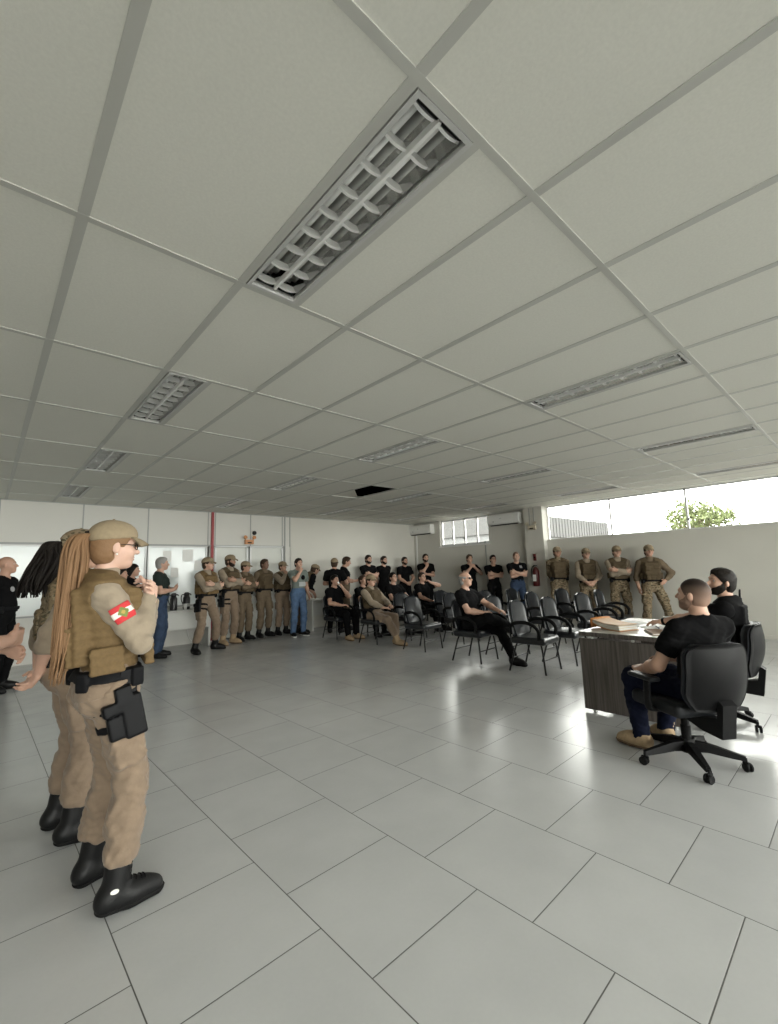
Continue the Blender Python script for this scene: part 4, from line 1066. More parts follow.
    if holster:
        q = 1; L = Lg[q]; ud = nz(L['K'] - L['H']); od = Rp @ np.array((1., 0, 0)); od = nz(od - ud * (od @ ud)); fd = np.cross(od, ud) * -1
        if fd @ (Rp @ np.array((0, 1., 0))) < 0: fd = -fd
        R = np.stack([od, fd, ud], 1); tm = L['H'] * .72 + L['K'] * .28
        hp_ = [bx(tm + od * .105 + fd * .030, (.016, .036, .085), R, .010), bx(tm + od * .105 - fd * .02 - ud * .055, (.014, .06, .018), R, .010), bx(tm + od * .110 + fd * .005 - ud * .100, (.013, .028, .035), R, .008),
               bx(tm + od * .098 - fd * .035 + ud * .03, (.014, .035, .045), R, .008), bx(Q((.172, .030, .02 + bz)), (.010, .032, .09), Rp, .006)]
        F = Fld(hp_, .006)
        for p in hp_: F.add(p, .004)
        h_ = F.mesh('thigh_holster', M_['holster'], root, s)
        for t_ in (.16, .36):
            c0 = L['H'] * (1 - t_) + L['K'] * t_; pr_ = [inflate(leg[1][0], .026), inflate(leg[1][1], .027)]; F = Fld(pr_, .008)
            for p in pr_: F.add(p, .03)
            F.cut(ud, c0 + ud * .018); F.cut(-ud, c0 - ud * .018); F.mesh('thigh_strap', M_['webbing'], h_, s)
    # ---------------- vest
    if vest:
        vp = [inflate(p, .030) for p in wst + che]; F = Fld(vp + [bx(C((0, .15, .25)), (.15, .05, .2), Rc, .01), bx(C((0, -.15, .25)), (.15, .05, .2), Rc, .01), bx(C((0, 0, .2)), (.24, .1, .1), Rc, .01)], cloth_h)
        for p in vp: F.add(p, KT)
        F.add(bx(C((0, .112 + .03 * fat, .285)), (.115, .012, .14), Rc, .02), .03); F.add(bx(C((0, -.118, .29)), (.125, .012, .16), Rc, .02), .03)
        U = Rc @ up_z
        F.cut(-U, C((0, 0, .085 + bz))); F.cut(U, C((0, 0, .575)))
        F.sub(rc(nb - Rc @ np.array((0, -.045, .015)), nb + Rc @ np.array((0, .02, .1)), nr + .012, nr + .03), .01)
        for q in (1, -1):
            F.sub(rc(C((q * (sx + .022), -.005, .42)), C((q * (sx + .14), -.005, .34)), .064, .12), .012)
            if not hero or q == -1: F.sub(rc(A[q]['S'] * .5 + A[q]['E'] * .5, A[q]['E'], .062, .055), .01)
            F.sub(rc(A[q]['E'], A[q]['W'], .046, .036), .008)
        yf = .150 + .035 * fat
        for x_ in (-.085, 0, .085): F.add(bx(C((x_, yf + .012, .155 + bz * .8)), (.033, .014, .050), Rc, .007), .003)
        F.add(bx(C((.085, yf - .005, .33)), (.030, .014, .040), Rc, .007), .003); F.add(bx(C((-.075, yf - .002, .345)), (.038, .010, .024), Rc, .006), .003)
        for q in (-1, 1): F.add(bx(C((q * (.178 * w + .02 * fat), -.015, .17 + bz)), (.014, .062, .055), Rc, .008), .004)
        F.add(bx(C((-.07, -.155, .22)), (.045, .018, .085), Rc, .008), .003); F.add(bx(C((.075, -.155, .20)), (.042, .015, .085), Rc, .008), .003)
        # rows of stitched webbing
        X = F.ax[0][:, None, None] - C((0, 0, 0))[0]; Y = F.ax[1][None, :, None] - C((0, 0, 0))[1]; Z = F.ax[2][None, None, :] - C((0, 0, 0))[2]
        zl = X * np.float32(U[0]) + Y * np.float32(U[1]) + Z * np.float32(U[2])
        F.F += np.float32(.0028 if hero else .0016) * np.sin(zl * np.float32(2 * PI / .042)); F.wrinkle(.0008, 30, seed)
        F.mesh('plate_vest', M_[vest], root, s)
    # ---------------- hair, beard, cap, glasses
    if hair in ('short', 'pony', 'long', 'buzz', 'fringe'):
        th_ = dict(short=.011, pony=.008, long=.014, buzz=.003, fringe=.009)[hair]
        hpz = [inflate(hd[0], th_)] + ([inflate(el(hp((0, -.03, -.02)), (.070, .072, .075), Rh), th_)] if hair != 'buzz' else [inflate(el(hp((0, -.025, -.015)), (.070, .074, .070), Rh), th_ + .002)])
        if hair == 'short': hpz.append(el(hp((0, .012, .098)), (.060, .066, .030), Rh))
        if hair == 'long': hpz += [rc(hp((q * .06, -.03, -.02)), hp((q * .05, -.07, -.20)), .045, .035) for q in (-1, 1)] + [rc(hp((0, -.07, 0)), hp((0, -.09, -.22)), .06, .045)]
        F = Fld(hpz, .006)
        for p in hpz: F.add(p, .012)
        fz = .062 if hair != 'fringe' else .03
        F.cut(Rh @ nz((0, .86, -.52)), hp((0, .070, .066)))      # hairline from the forehead back to the nape
        F.cut(Rh @ nz((0, .3, -1.)), hp((0, 0, -.075 if hair != 'long' else -.4)))
        if hair == 'fringe': F.cut(Rh @ nz((0, .15, 1.)), hp((0, 0, .045)))
        if hair != 'long':
            for q in (-1, 1): F.sub(el(hp((q * .085, .012, -.045)), (.035, .036, .052), Rh), .006)
        F.wrinkle(.0012 if hair != 'buzz' else .0003, 150, seed); ho = F.mesh('hair', HAIR[hairc], root, s)
    if beard:
        bp_ = [inflate(p, .005) for p in (hd[1], hd[2])] + [inflate(p, .003) for p in (hd[3], hd[4])] + [rc(hp((-.024, .078, -.036)), hp((.024, .078, -.036)), .0095, .0095)]; F = Fld(bp_, .006)
        for p in bp_[:-1]: F.add(p, .02)
        F.cut(Rh @ nz((0, -1, 0)), hp((0, -.012, 0))); F.wrinkle(.0007, 260, seed + 1); F.cut(Rh @ nz((0, .72, 1)), hp((0, .0, .014))); F.wrinkle(.0005, 310, seed); F.add(bp_[-1], .008)
        for q in (-1, 1): F.add(rc(hp((q * .071, .010, .022)), hp((q * .060, .026, -.045)), .0085, .012), .012)
        F.sub(el(hp((0, .10, -.0525)), (.021, .026, .0135), Rh), .003)
        F.cut(Rh @ nz((0, -.5, -1)), hp((0, .0, -.115))); F.wrinkle(.0006, 230, seed); F.mesh("beard", HAIR[beard], root, s)
    two_eyes(root, Hc, Rh, s, res > .006)
    for q in (-1, 1):
        e_ = MB().tube([np.array(hp((q * x, y, z))) * s for x, y, z in ((.014, .089, .031), (.030, .086, .036), (.046, .074, .031))], [.0028 * s, .0034 * s, .002 * s], 6); e_.build('eyebrow', HAIR[hairc if hair != 'none' else 'dark'], root, smooth=True)
    if cap:
        cp = [el(hp((0, -.014, .050)), (.090, .110, .090), Rh)]; F = Fld(cp + [el(hp((0, .14, .04)), (.08, .08, .03), Rh)], .0045 if res <= .006 else .006)
        F.add(cp[0]); F.add(el(hp((0, .03, .070)), (.070, .072, .062), Rh), .02)
        F.cut(-(Rh @ nz((0, -.16, 1))), hp((0, 0, .040)))
        F.sub(el(hp((0, -.014, .030)), (.081, .101, .084), Rh))
        F.wrinkle(.0008, 60, seed)
        F.add(rc(hp((0, -.014, .139)), hp((0, -.014, .141)), .007, .007))
        c_ = F.mesh('cap', M_[cap], root, s)
        nu, nv = 14, 6
        def brim(u, v):
            a_ = (u - .5) * 1.9; r0 = np.array((.088 * math.sin(a_), .100 * math.cos(a_) - .012, .056)); ext = .075 * math.cos(a_ * .78) ** .8
            r0[1] += ext * v; r0[0] *= 1 + .05 * v; r0[2] += -.022 * v * v - .010 * v - .028 * (abs(math.sin(a_)) ** 2) * v
            return hp(r0) * s
        slab(brim, nu, nv, .005 * s).build('brim', M_[cap], c_, smooth=True)
    if glasses:
        g = MB()
        for q in (-1, 1):
            g.tube([hp((q * .032 + .021 * math.cos(k * PI / 8), .099 - .004 * abs(math.cos(k * PI / 8)), .009 + .016 * math.sin(k * PI / 8))) * s for k in range(16)], .0022 * s, 6, closed=True)
            g.tube([hp((q * .053, .094, .014)) * s, hp((q * .073, .05, .014)) * s, hp((q * .082, -.01, .012)) * s], .002 * s, 6)
        g.tube([hp((-.011, .1, .012)) * s, hp((.011, .1, .012)) * s], .002 * s, 6)
        go = g.build('eyeglasses', M_['black'], root)
        for q in (-1, 1) if glasses == 'dark' else ():
            MB().lathe([(.0, 0), (.019, 0), (.019, .002), (.0, .002)], hp((q * .032, .097, .009)) * s, 16, R=Rh @ rotm(rx=-90)).build('lens', M_['lens'], go)
    info = dict(root=root, s=s, hp=hp, C=C, Q=Q, A=A, Lg=Lg, Rc=Rc, Rp=Rp, Rh=Rh, nb=nb, Hc=Hc, arm=arm)
    return info

def child(root, name):
    return [x for x in root.children if x.name.split('.')[0] == name][0]
def badge(I, part, name, at, frm, w, hgt, m, round_=False):
    o = child(I['root'], part); bpy.context.view_layer.update(); p, n = on_surface(o, frm, at)
    if p is None: return
    u = nz(np.cross((0, 0, 1.), n)); v = np.cross(n, u)
    b = MB()
    if round_: b.prism([(math.cos(2 * PI * k / 16) * w / 2, math.sin(2 * PI * k / 16) * hgt / 2) for k in range(16)], -.004, .004, M=(np.stack([u, v, n], 1), p))
    else: b.box(p, (w, hgt, .008), np.stack([u, v, n], 1))
    return b.build(name, m, I['root'])
POLICE = dict(fit='police', shirt='khaki', trousers='khakitr', vest='coyote', cap='capk', hair='short', hairc='brown')
def pol(**k): d = dict(POLICE); d.update(k); return d
WOMEN = dict(fem=True, fat=.05)
# ---- the woman in front -------------------------------------------------------
I = person('woman with light brown ponytail in khaki uniform, brown vest, flag patch on sleeve', (.475, 2.54), 6, 1.69, arms='hang', bz=-.045, skin=4, res=.0055,
    head=(12, 4, 0), hero=True, holster=True, glasses='clear', lean=-4, twist=-14, wr=.0026,
    armR=dict(w=(.085, .172, .405), pole=(.25, .36, -1), n=(-.1, -.9, -.1), hd=(-.9, -.05, .36), curl=46), armL=dict(w=(.02, .19, .37), pole=(-.7, .3, -1), n=(0, -1, .2), hd=(.7, .1, .5), curl=30),
    legs={1: dict(ank=(.150, .015, .095), toe=4), -1: dict(ank=(-.150, .0, .095), toe=24)}, **pol(hair='pony', hairc='chestnut', **WOMEN))
def ponytail(I, m, name, pts, spread, n, r, rnd):
    rg = random.Random(rnd); b = MB(); s = I['s']
    P = [np.array(p) for p in spline(pts, 6)]; N = len(P)
    for k in range(n):
        a = rg.uniform(0, 2 * PI); q = math.sqrt(rg.random()); e = rg.uniform(.82, 1.); ph = rg.uniform(0, 6)
        L = []
        for i in range(int(N * e)):
            t = i / (N - 1); w = spread(t) * q; L.append((P[i] + np.array((w * math.cos(a + .5 * math.sin(3 * t + ph)), w * math.sin(a + .5 * math.sin(3 * t + ph)), 0))) * s)
        b.tube(L, [r * s * (1.15 - .85 * (i / len(L)) ** 3) for i in range(len(L))], 6)
    return b.build(name, m, I['root'], smooth=True)
hp, nb = I['hp'], I['nb']
ponytail(I, HAIR['chestnut'], 'ponytail', [hp((0, -.098, .050)), hp((.005, -.142, .050)), hp((.010, -.165, .0)), hp((.015, -.165, -.10)), nb + (.03, -.150, -.17), nb + (.045, -.165, -.33), nb + (.05, -.185, -.49)],
    lambda t: .014 + .042 * min(1, t * 2.2) * (1 - .55 * max(0, t - .55) / .45), 110, .0065, 5)
MB().lathe([(.0, -.012), (.021, -.012), (.023, 0), (.021, .012), (.0, .012)], hp((0, -.118, .052)) * I['s'], 14, R=rotm(rx=90)).build('hair_tie', M_['webbing'], I['root'])
# state flag on the right sleeve: red, white, red with a green lozenge
a = I['A'][1]; s = I['s']; ax = nz(a['E'] - a['S']); sh = child(I['root'], 'shirt'); bpy.context.view_layer.update()
out = np.array((.92, -.15, .25)); out = nz(out - ax * (out @ ax)); sd = np.cross(ax, out)
V = []; nu, nv = 24, 18; ok = True
for i in range(nu + 1):
    for j in range(nv + 1):
        c = a['S'] + ax * (.082 + .078 * (j / nv)); an = (i / nu - .5) * 1.45; d = out * math.cos(an) + sd * math.sin(an)
        p, n = on_surface(sh, (c + d * .2) * s, c * s)
        V.append((p + d * .003) if p is not None else (c + d * .075) * s)
fc = []; mi = []
for i in range(nu):
    for j in range(nv):
        q = i * (nv + 1) + j; fc.append((q, q + nv + 1, q + nv + 2, q + 1)); y = (j + .5) / nv; x = (i + .5) / nu
        lo = abs(x - .5) / .27 + abs(y - .5) / .36
        mi.append(3 if lo < .32 else 2 if lo < 1 else (1 if 1 / 3 < y < 2 / 3 else 0))
fp = mk('flag_patch', V, fc, None, I['root'], True, [M_['flagred'], M_['flagwhite'], M_['flaggreen'], M_['flaggold']], mi)
fp['label'] = 'red and white flag patch with green lozenge on the sleeve'
sm = fp.modifiers.new('thick', 'SOLIDIFY'); sm.thickness = .004; sm.offset = 1
MB().lathe([(.0, -.005), (.004, -.0035), (.005, 0), (.004, .0035), (.0, .005)], hp((.0865, -.006, -.038)) * s, 10).build('earring', M_['pearl'], I['root'])
lp_ = MB(); lp_.tube([hp((-.016, .0925, -.0475)) * s, hp((0, .0955, -.0465)) * s, hp((.016, .0925, -.0475)) * s], [.003, .005, .003], 8); lp_.tube([hp((-.014, .0915, -.057)) * s, hp((0, .0950, -.0585)) * s, hp((.014, .0915, -.057)) * s], [.003, .0055, .003], 8); lp_.build('lips', M_['lip'], I['root'], smooth=True)
MB().lathe([(.0, 0), (.009, 0), (.009, .003), (.0, .004)], hp((0, .088, .098)) * s, 12, R=rotm(rx=-62)).build('cap_badge', M_['flagwhite'], child(I['root'], 'cap'))
Qp = I['Q']; F = Fld([el(Qp((.072, -.052, -.05)), (.12, .12, .12))], .0055)
for p in (el(Qp((0, -.005, -.01)), (.160, .112, .115), None, .024), el(Qp((.072, -.052, -.05)), (.082, .078, .088), None, .024), el(Qp((-.072, -.052, -.05)), (.082, .078, .088), None, .024)): F.add(p, .05)
for nrm, pt in (((0, 0, 1.), (0, 0, .012)), ((0, .25, -1.), (0, -.1, -.045)), ((-1., 0, 0), (.045, 0, 0)), ((0, 1., 0), (0, -.03, 0))): F.cut(nrm, Qp(pt))
F.mesh('pocket_flap', M_['khakitr'], I['root'], s)
L = I['Lg'][1]; bt = child(I['root'], 'boot'); bpy.context.view_layer.update(); c = L['A'] + L['u'] * .012 - L['f'] * .012; sdv = np.cross(L['f'], L['u'])
p, n = on_surface(bt, (c + sdv * .2) * s, (c - sdv * .1) * s)
if p is not None:
    b = MB(); u = nz(L['f'] - n * (n @ L['f'])); b.prism([(math.cos(2 * PI * k / 14) * .016, math.sin(2 * PI * k / 14) * .009) for k in range(14)], -.003, .003, M=(np.stack([u, np.cross(n, u), n], 1), p)); b.build('boot_tag', M_['flagwhite'], bt)
# ---- the woman behind her -----------------------------------------------------
I = person('woman in camouflage cap and vest with black ponytail, hands clasped behind her back', (.41, 3.27), 4, 1.71, arms='behind', bz=-.04, skin=0, res=.0065, wr=.0024, hero=True, lean=1,
    armR=dict(w=(.10, -.165, -.03), pole=(1, -.6, .1), n=(0, -1, 0), hd=(-.55, -.45, -.6), curl=32), armL=dict(w=(-.0, -.155, -.03), pole=(-1, -.6, .1), n=(0, -1, 0), hd=(.5, -.4, -.5), curl=32),
    legs={1: dict(ank=(.125, .02, .095), toe=6), -1: dict(ank=(-.125, .0, .095), toe=14)}, **pol(cap='camo', vest='camovest', hair='pony', hairc='black', **WOMEN))
hp, nb = I['hp'], I['nb']
ponytail(I, HAIR['black'], 'ponytail', [hp((0, -.095, .045)), hp((0, -.145, .045)), hp((0, -.160, .0)), hp((0, -.165, -.06)), nb + (.0, -.175, -.03), nb + (-.0, -.185, -.12)], lambda t: .020 + .066 * min(1, t * 1.5), 130, .0085, 9)
MB().lathe([(.0, -.012), (.021, -.012), (.023, 0), (.021, .012), (.0, .012)], hp((0, -.112, .05)) * I['s'], 14, R=rotm(rx=90)).build('hair_tie', M_['flagwhite'], I['root'])
# ---- person cut by the left edge ---------------------------------------------
person('person at the left edge with only bare clasped forearms in view', (-.15, 2.98), 2, 1.70, arms='clasp', skin=0, res=.0065, hair='short', hairc='black',
    armR=dict(w=(.10, .265, .20), pole=(1, -.4, -.6), n=(0, -1, .1), hd=(-.85, .5, .1), curl=28), armL=dict(w=(-.06, .275, .14), pole=(-1, -.4, -.6), n=(0, -1, 0), hd=(.8, .5, -.3), curl=30))
# ---- left side ---------------------------------------------------------------
I = person('bald man in black uniform standing alone by the white partition at far left', (.22, 8.02), -28, 1.77, arms='behind', skin=1, fat=.6, hair='none', hairc='stubble', shoes='boot', tuck=True, belt=True, head=(14, -4, 0))
for x in (-.085, .085): badge(I, 'shirt', 'chest_patch', (x, .0, 1.33), (x, .6, 1.33), .07, .07, M_['patch'], True)
person('dark-haired woman in black behind the grey-haired man', (2.02, 9.26), -40, 1.68, arms='hang', skin=0, hair='long', hairc='black', head=(10, 0, 0), **WOMEN)
person('person in black mostly hidden behind the face of the front woman', (1.74, 8.80), -40, 1.60, arms='hang', skin=1, hair='short', hairc='black', fat=.3)
person('grey-haired man in dark shirt and jeans holding fists before his chest by the flasks', (2.42, 8.96), -28, 1.79, arms='chest', shirt='greenblack', trousers='darkjeans', shoes='shoe', skin=0, fat=.7, hair='short', hairc='grey', head=(12, 0, 0))
person('officer in khaki with arms crossed and thigh holster, standing foremost by the partition', (3.22, 8.86), -68, 1.80, arms='cross', skin=0, holster=True, head=(22, 0, 0), res=.008,
    legs={1: dict(ank=(.27, .02, .095), toe=14), -1: dict(ank=(-.25, -.02, .095), toe=30)}, pelz=.955, **pol())
person('bearded officer in khaki with arms crossed beside the foremost officer', (3.86, 9.32), -72, 1.84, arms='cross', skin=2, beard='dark', holster=True, head=(18, 0, 0), fat=.5, **pol(shoes='tanboot', vest='darkbrown'))
person('shorter officer in cap with arms crossed before the white door', (4.32, 9.60), -70, 1.71, arms='cross', skin=1, head=(20, 4, 0), **pol(trousers='umber', vest='darkbrown', shirt='umber'))
person('officer in dark uniform with bared head, hands behind back, by the doors', (4.86, 9.74), -78, 1.77, arms='behind', skin=3, head=(10, 0, 0), fat=.4, **pol(trousers='umber', vest='darkbrown', shirt='umber', cap=None))
person('officer in cap with hand raised to his mouth beside the man in jeans', (5.34, 9.76), -80, 1.70, arms='mouth', skin=1, head=(8, 0, 0), **pol(vest='darkbrown'))
I = person('man in grey-green printed t-shirt and light blue jeans with hand at his mouth', (5.39, 9.10), -92, 1.76, arms='mouth', shirt='greytee', trousers='jeans', shoes='sneakertop', skin=0, hairc='dark', head=(4, 0, 0), res=.008)
badge(I, 'shirt', 'shirt_print', (-.04, 0, 1.17), (-.04, .6, 1.17), .19, .10, M_['print']); badge(I, 'shirt', 'shirt_emblem', (-.05, 0, 1.32), (-.05, .6, 1.32), .10, .11, M_['blackcloth'], True)
person('officer in cap bending over the small white table to write', (5.66, 9.50), -4, 1.78, arms='lap', skin=1, lean=48, head=(0, 10, 0), armR=dict(w=(.10, .30, .22), pole=(.6, -.4, -1), n=(0, -.2, -1)), armL=dict(w=(-.14, .28, .20), pole=(-.6, -.4, -1), n=(0, -.2, -1)), **pol(vest='darkbrown', shirt='blackcloth', trousers='umber'))
person('person in cap and black shirt standing back turned beside the small table', (6.24, 8.86), 40, 1.74, arms='read', skin=1, hair='short', hairc='brown', cap='capk', fat=.3)
person('tall man in dark shirt reading from his hands behind the seated man with phone', (6.72, 9.10), -35, 1.80, arms='read', skin=1, hair='short', hairc='brown', head=(0, 16, 0), trousers='umber')
# ---- along the far wall ------------------------------------------------------
person('bearded man in black with arms crossed against the far plaster wall, leftmost there', (8.00, 9.72), -95, 1.86, arms='cross', skin=0, beard='dark', res=.010, head=(0, 0, 0))
person('bearded man in black with hands clasped, second from left at the far wall', (8.58, 9.72), -92, 1.83, arms='behind', skin=0, beard='dark', res=.010, fat=.4)
person('bearded man in black by the white pipe in the far corner', (9.42, 9.72), -100, 1.80, arms='clasp', skin=1, beard='dark', res=.010)
person('bearded man in black with hand to his chin, right of the far corner', (9.82, 9.22), -118, 1.87, arms='chin', skin=0, beard='dark', res=.010)
person('fair man in black holding both hands to his chin beneath the small window', (9.95, 7.68), -120, 1.78, arms='bothchin', skin=0, hairc='brown', res=.010, fat=.4)
person('dark-haired man in black with crossed arms beside the cable duct', (9.98, 6.93), -125, 1.73, arms='cross', skin=0, hairc='black', res=.010, glasses='clear')
I = person('man in black t-shirt and jeans with crossed arms standing at the pier', (9.84, 6.14), -132, 1.77, arms='cross', trousers='darkjeans', shoes='shoe', skin=0, hair='buzz', hairc='stubble', res=.009, fat=.4)
badge(I, 'shirt', 'shirt_emblem', (-.07, 0, 1.40), (-.07, .6, 1.40), .06, .07, M_['patch'])
# ---- officers at the window wall ---------------------------------------------
CAMO = dict(shirt='camo', trousers='camo', vest='darkbrown', cap='capk', shoes='boot')
person('camouflage officer with hands behind back at the window wall, nearest the pier', (9.93, 5.10), -140, 1.83, arms='behind', skin=2, **pol(**CAMO))
person('camouflage officer with hands clasped in front, second from the pier', (10.00, 4.46), -142, 1.76, arms='clasp', skin=1, fat=.5, **pol(**dict(CAMO, shirt='khaki')))
person('camouflage officer with high crossed arms, third from the pier', (10.00, 3.80), -145, 1.77, arms='cross', skin=1, fat=.3, **pol(**dict(CAMO, shirt='khaki')))
person('camouflage officer with hand on hip and feet apart, farthest from the pier', (9.98, 3.17), -148, 1.78, arms='akimbo', skin=1, pelz=.955, legs={1: dict(ank=(.19, .0, .095)), -1: dict(ank=(-.30, -.02, .095), toe=28)}, **pol(**dict(CAMO, shirt='umber')))
# ---- seated ------------------------------------------------------------------
def seat(key, back=.055, dx=0):
    c = CH[key]; a = c.rotation_euler[2]; return (c.location.x + back * math.sin(a) + dx, c.location.y - back * math.cos(a))
SIT = dict(sit=.465, prone=10)
person('bald man in glasses and black shirt seated with one leg crossed, front left', seat('man'), -86, 1.78, arms='lap', skin=0, hair='fringe', hairc='grey', glasses='dark', fat=.5, res=.007, lean=2, head=(6, 4, 0), shoes='boot',
    armR=dict(w=(.07, .30, .12), pole=(1, -.6, -.3), n=(0, -.5, -1), hd=(-.8, .5, .1), curl=60), armL=dict(w=(-.15, .40, .13), pole=(-1, -.5, -.3), n=(0, -.1, -1), hd=(.1, .9, -.2)),
    legs={-1: dict(ank=(-.06, .66, .095), toe=-6), 1: dict(ank=(-.24, .50, .53), toe=-40, pitch=6, pole=(.5, 1, .5))}, **SIT)
person('seated officer in khaki and cap with ankles crossed and tan boots', seat('cap'), -82, 1.76, arms='lap', skin=0, res=.008, head=(0, 14, 0), lean=-2, legs={1: dict(ank=(.04, .62, .095), toe=-6), -1: dict(ank=(-.02, .52, .095), toe=8)}, **pol(shoes='tanboot', vest='darkbrown'), **SIT)

def held(I, q, name, label, cat, off, dims, m, rot=(0, 0, 0)):
    a = I['A'][q]; s = I['s']; p = (a['W'] + a['d'] * off[2] + a['n'] * off[1] + a['t'] * off[0]) * s; R = np.stack([a['t'], a['n'], a['d']], 1) @ rotm(*rot)
    W_ = Matrix.Translation(I['root'].location) @ Matrix.Rotation(I['root'].rotation_euler[2], 4, 'Z'); T = Matrix.Identity(4)
    for i in range(3):
        for j in range(3): T[i][j] = R[i][j]
        T[i][3] = p[i]
    o = MB().box((0, 0, 0), dims, bev=min(dims) * .3).build(name, m); o.matrix_world = W_ @ T; tag(o, label, cat); return o
I = person('seated man in black holding a phone to his face, tan boots', seat('s16'), -84, 1.78, arms='lap', skin=1, res=.008, fat=.4, hairc='black', head=(0, 6, 0), shoes='tanboot', lean=2,
    armR=dict(w=(.10, .27, .10), pole=(1, -.5, -.5), n=(0, -.3, -1), hd=(-.8, .5, 0)), armL=dict(w=(-.05, .20, .47), pole=(-.6, .4, -1), n=(.4, -.8, 0), hd=(.25, -.3, .9), curl=50), **SIT); I16 = I
person('seated man in black with glasses behind the empty chairs, fifth row', seat('s21'), -90, 1.80, arms='lap', skin=0, glasses='clear', hairc='black', fat=.5, res=.010, **SIT)
person('seated man in black raising one hand to his head, elbow out', seat('s23'), -92, 1.76, arms='lap', skin=0, glasses='clear', hairc='dark', res=.010, head=(0, 4, 0), armL=dict(w=(-.10, .20, .50), pole=(-1, .4, -.3), n=(.6, -.6, 0), hd=(.5, -.4, .7), curl=35), **SIT)
person('seated person in black half hidden behind the seated officer in tan', seat('s17'), -88, 1.72, arms='lap', skin=1, hairc='brown', res=.010, head=(10, 0, 0), **SIT)
held(I16, -1, 'mobile_phone', 'small white phone held to his face by the seated man in black', 'phone', (0, .022, .10), (.068, .008, .14), M_['white'])
# ---- the two at the desk -----------------------------------------------------
def oseat(c, back=.09):
    a = c.rotation_euler[2]; return (c.location.x + back * math.sin(a), c.location.y - back * math.cos(a))
person('man in black t-shirt seated sideways on the near swivel chair, back to camera', (oseat(OC1)[0] + .06, oseat(OC1)[1] - .05), math.degrees(OC1.rotation_euler[2]) + 90, 1.76, arms='lap', skin=0, res=.0055, hair='buzz', hairc='fade', beard='stubble', trousers='navy', shoes='tanboot', fat=.35, lean=-1, wr=.0022, sit=.405, prone=4, head=(26, 0, 0),
    armL=dict(w=(-.255, .28, .07), pole=(-.5, -1, -.3), n=(.3, 0, -1), hd=(.5, .85, .15), curl=30), armR=dict(w=(.05, .33, .13), pole=(.8, -.8, -.4), n=(0, 0, -1), hd=(-.5, .8, 0)),
    legs={-1: dict(ank=(-.23, .37, .10), toe=22, pole=(-.35, 1, .2)), 1: dict(ank=(.03, .44, .10), toe=12)})
I = person('bearded man in black tactical vest seated at the desk on the far swivel chair', (4.98, 1.03), math.degrees(OC2.rotation_euler[2]) + 90, 1.80, arms='lap', skin=0, res=.0065, hair='short', hairc='black', beard='black', trousers='blackcloth', vest='blackcloth', fat=.3, lean=4, sit=.43, prone=6, head=(34, 0, 0),
    armL=dict(w=(-.02, .47, .27), pole=(-1, -.5, -.5), n=(0, -.2, -1), hd=(.1, 1, -.05)), armR=dict(w=(.16, .42, .27), pole=(1, -.5, -.5), n=(0, -.2, -1), hd=(-.3, 1, -.05)),
    legs={-1: dict(ank=(-.14, .40, .095)), 1: dict(ank=(.14, .40, .095))})
C_, s, hp = I['C'], I['s'], I['hp']
lp_ = MB(); lp_.tube([hp((-.017, .0915, -.046)) * s, hp((0, .0955, -.045)) * s, hp((.017, .0915, -.046)) * s], [.003, .005, .003], 8); lp_.tube([hp((-.015, .0905, -.0575)) * s, hp((0, .0945, -.0585)) * s, hp((.015, .0905, -.0575)) * s], [.003, .0055, .003], 8); lp_.build('lips', M_['lip'], I['root'], smooth=True)
b = MB(); b.box(C_((.095, -.10, .47)) * s, (.055, .035, .12), I['Rc'], bev=.006); b.tube([C_((.11, -.10, .52)) * s, C_((.115, -.105, .60)) * s], [.010, .007], 8); b.build('radio', M_['holster'], I['root'])
a = I['A'][-1]; d = nz(a['W'] - a['E'])
MB().tube([(a['W'] - d * .03) * s, (a['W'] - d * .004) * s], .034 * s, 14).build('watch', M_['webbing'], I['root'])
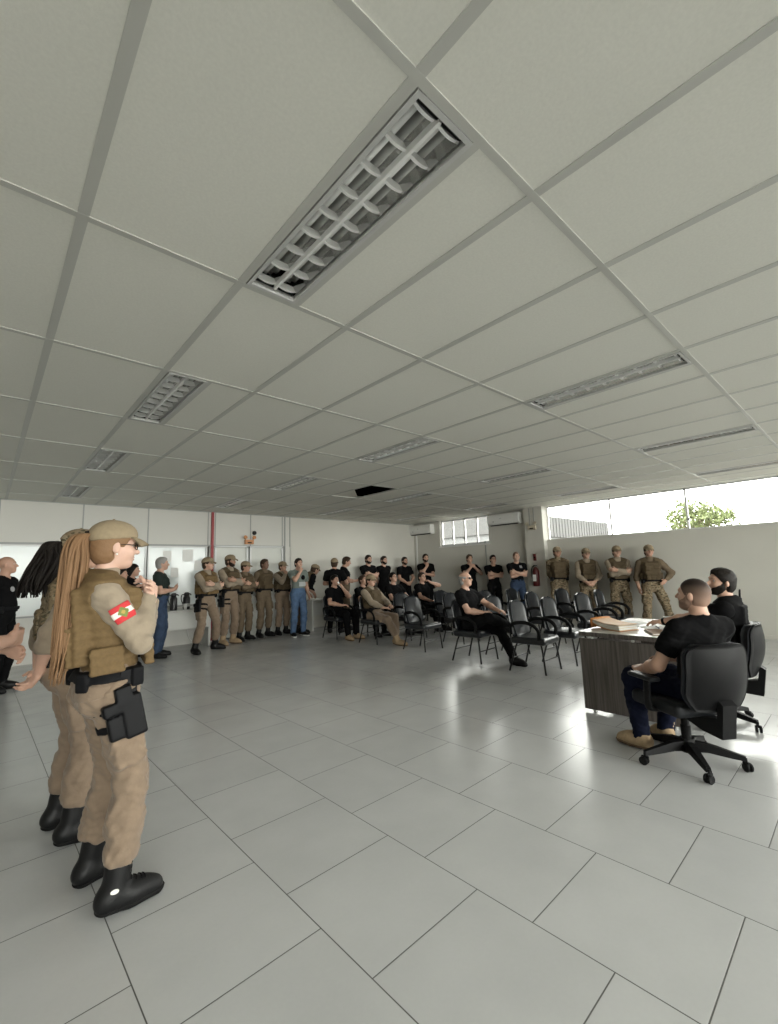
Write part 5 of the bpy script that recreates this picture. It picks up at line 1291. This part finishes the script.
# ================================================================== light and camera
w = bpy.data.worlds.new('overcast_sky'); SC.world = w; w.use_nodes = True
bg = w.node_tree.nodes['Background']; bg.inputs['Color'].default_value = (1.0, .975, .93, 1); bg.inputs['Strength'].default_value = SKY
def portal(loc, rot, sx, sy):
    l = bpy.data.lights.new('window_portal', 'AREA'); l.shape = 'RECTANGLE'; l.size = sx; l.size_y = sy; l.cycles.is_portal = True
    o = bpy.data.objects.new('window_portal', l); COL.objects.link(o); o.location = loc; o.rotation_euler = rot
portal((XW + .16, (WS + Y0) / 2, (SILL + ZC) / 2), (0, PI / 2, 0), ZC - SILL, WS - Y0)
portal((XW + .16, (W2a + W2b) / 2, (SILL2 + ZC) / 2), (0, PI / 2, 0), ZC - SILL2, W2b - W2a)
portal(((X0 + XW) / 2, Y0 - .16, (SB + ZC) / 2), (PI / 2, 0, 0), XW - X0 - .4, ZC - SB)
cam = bpy.data.cameras.new('camera'); co = bpy.data.objects.new('camera', cam); COL.objects.link(co)
f_px, yaw, pitch, roll, hc = 443.9033, .739, .1307, -.0325, 1.3491 * 1.05
fw = np.array((math.sin(yaw) * math.cos(pitch), math.cos(yaw) * math.cos(pitch), math.sin(pitch))); rt = np.array((math.cos(yaw), -math.sin(yaw), 0)); up = np.cross(rt, fw)
rt, up = math.cos(roll) * rt + math.sin(roll) * up, -math.sin(roll) * rt + math.cos(roll) * up
M4 = Matrix.Identity(4)
for i in range(3): M4[i][0], M4[i][1], M4[i][2] = rt[i], up[i], -fw[i]
M4[0][3], M4[1][3], M4[2][3] = 0, 0, hc
co.matrix_world = M4
cam.sensor_fit = 'VERTICAL'; cam.sensor_height = 24.; cam.lens = f_px * 24. / 1024; cam.clip_end = 200; cam.clip_start = .05
SC.camera = co
SC.view_settings.view_transform = 'Standard'; SC.view_settings.look = 'None'; SC.view_settings.gamma = 1; SC.view_settings.use_curve_mapping = False
SC.view_settings.exposure = EXPO
SC.cycles.use_denoising = True
SC.cycles.max_bounces = 10; SC.cycles.diffuse_bounces = 6; SC.cycles.glossy_bounces = 4; SC.cycles.transparent_max_bounces = 12
SC.cycles.sample_clamp_indirect = 6
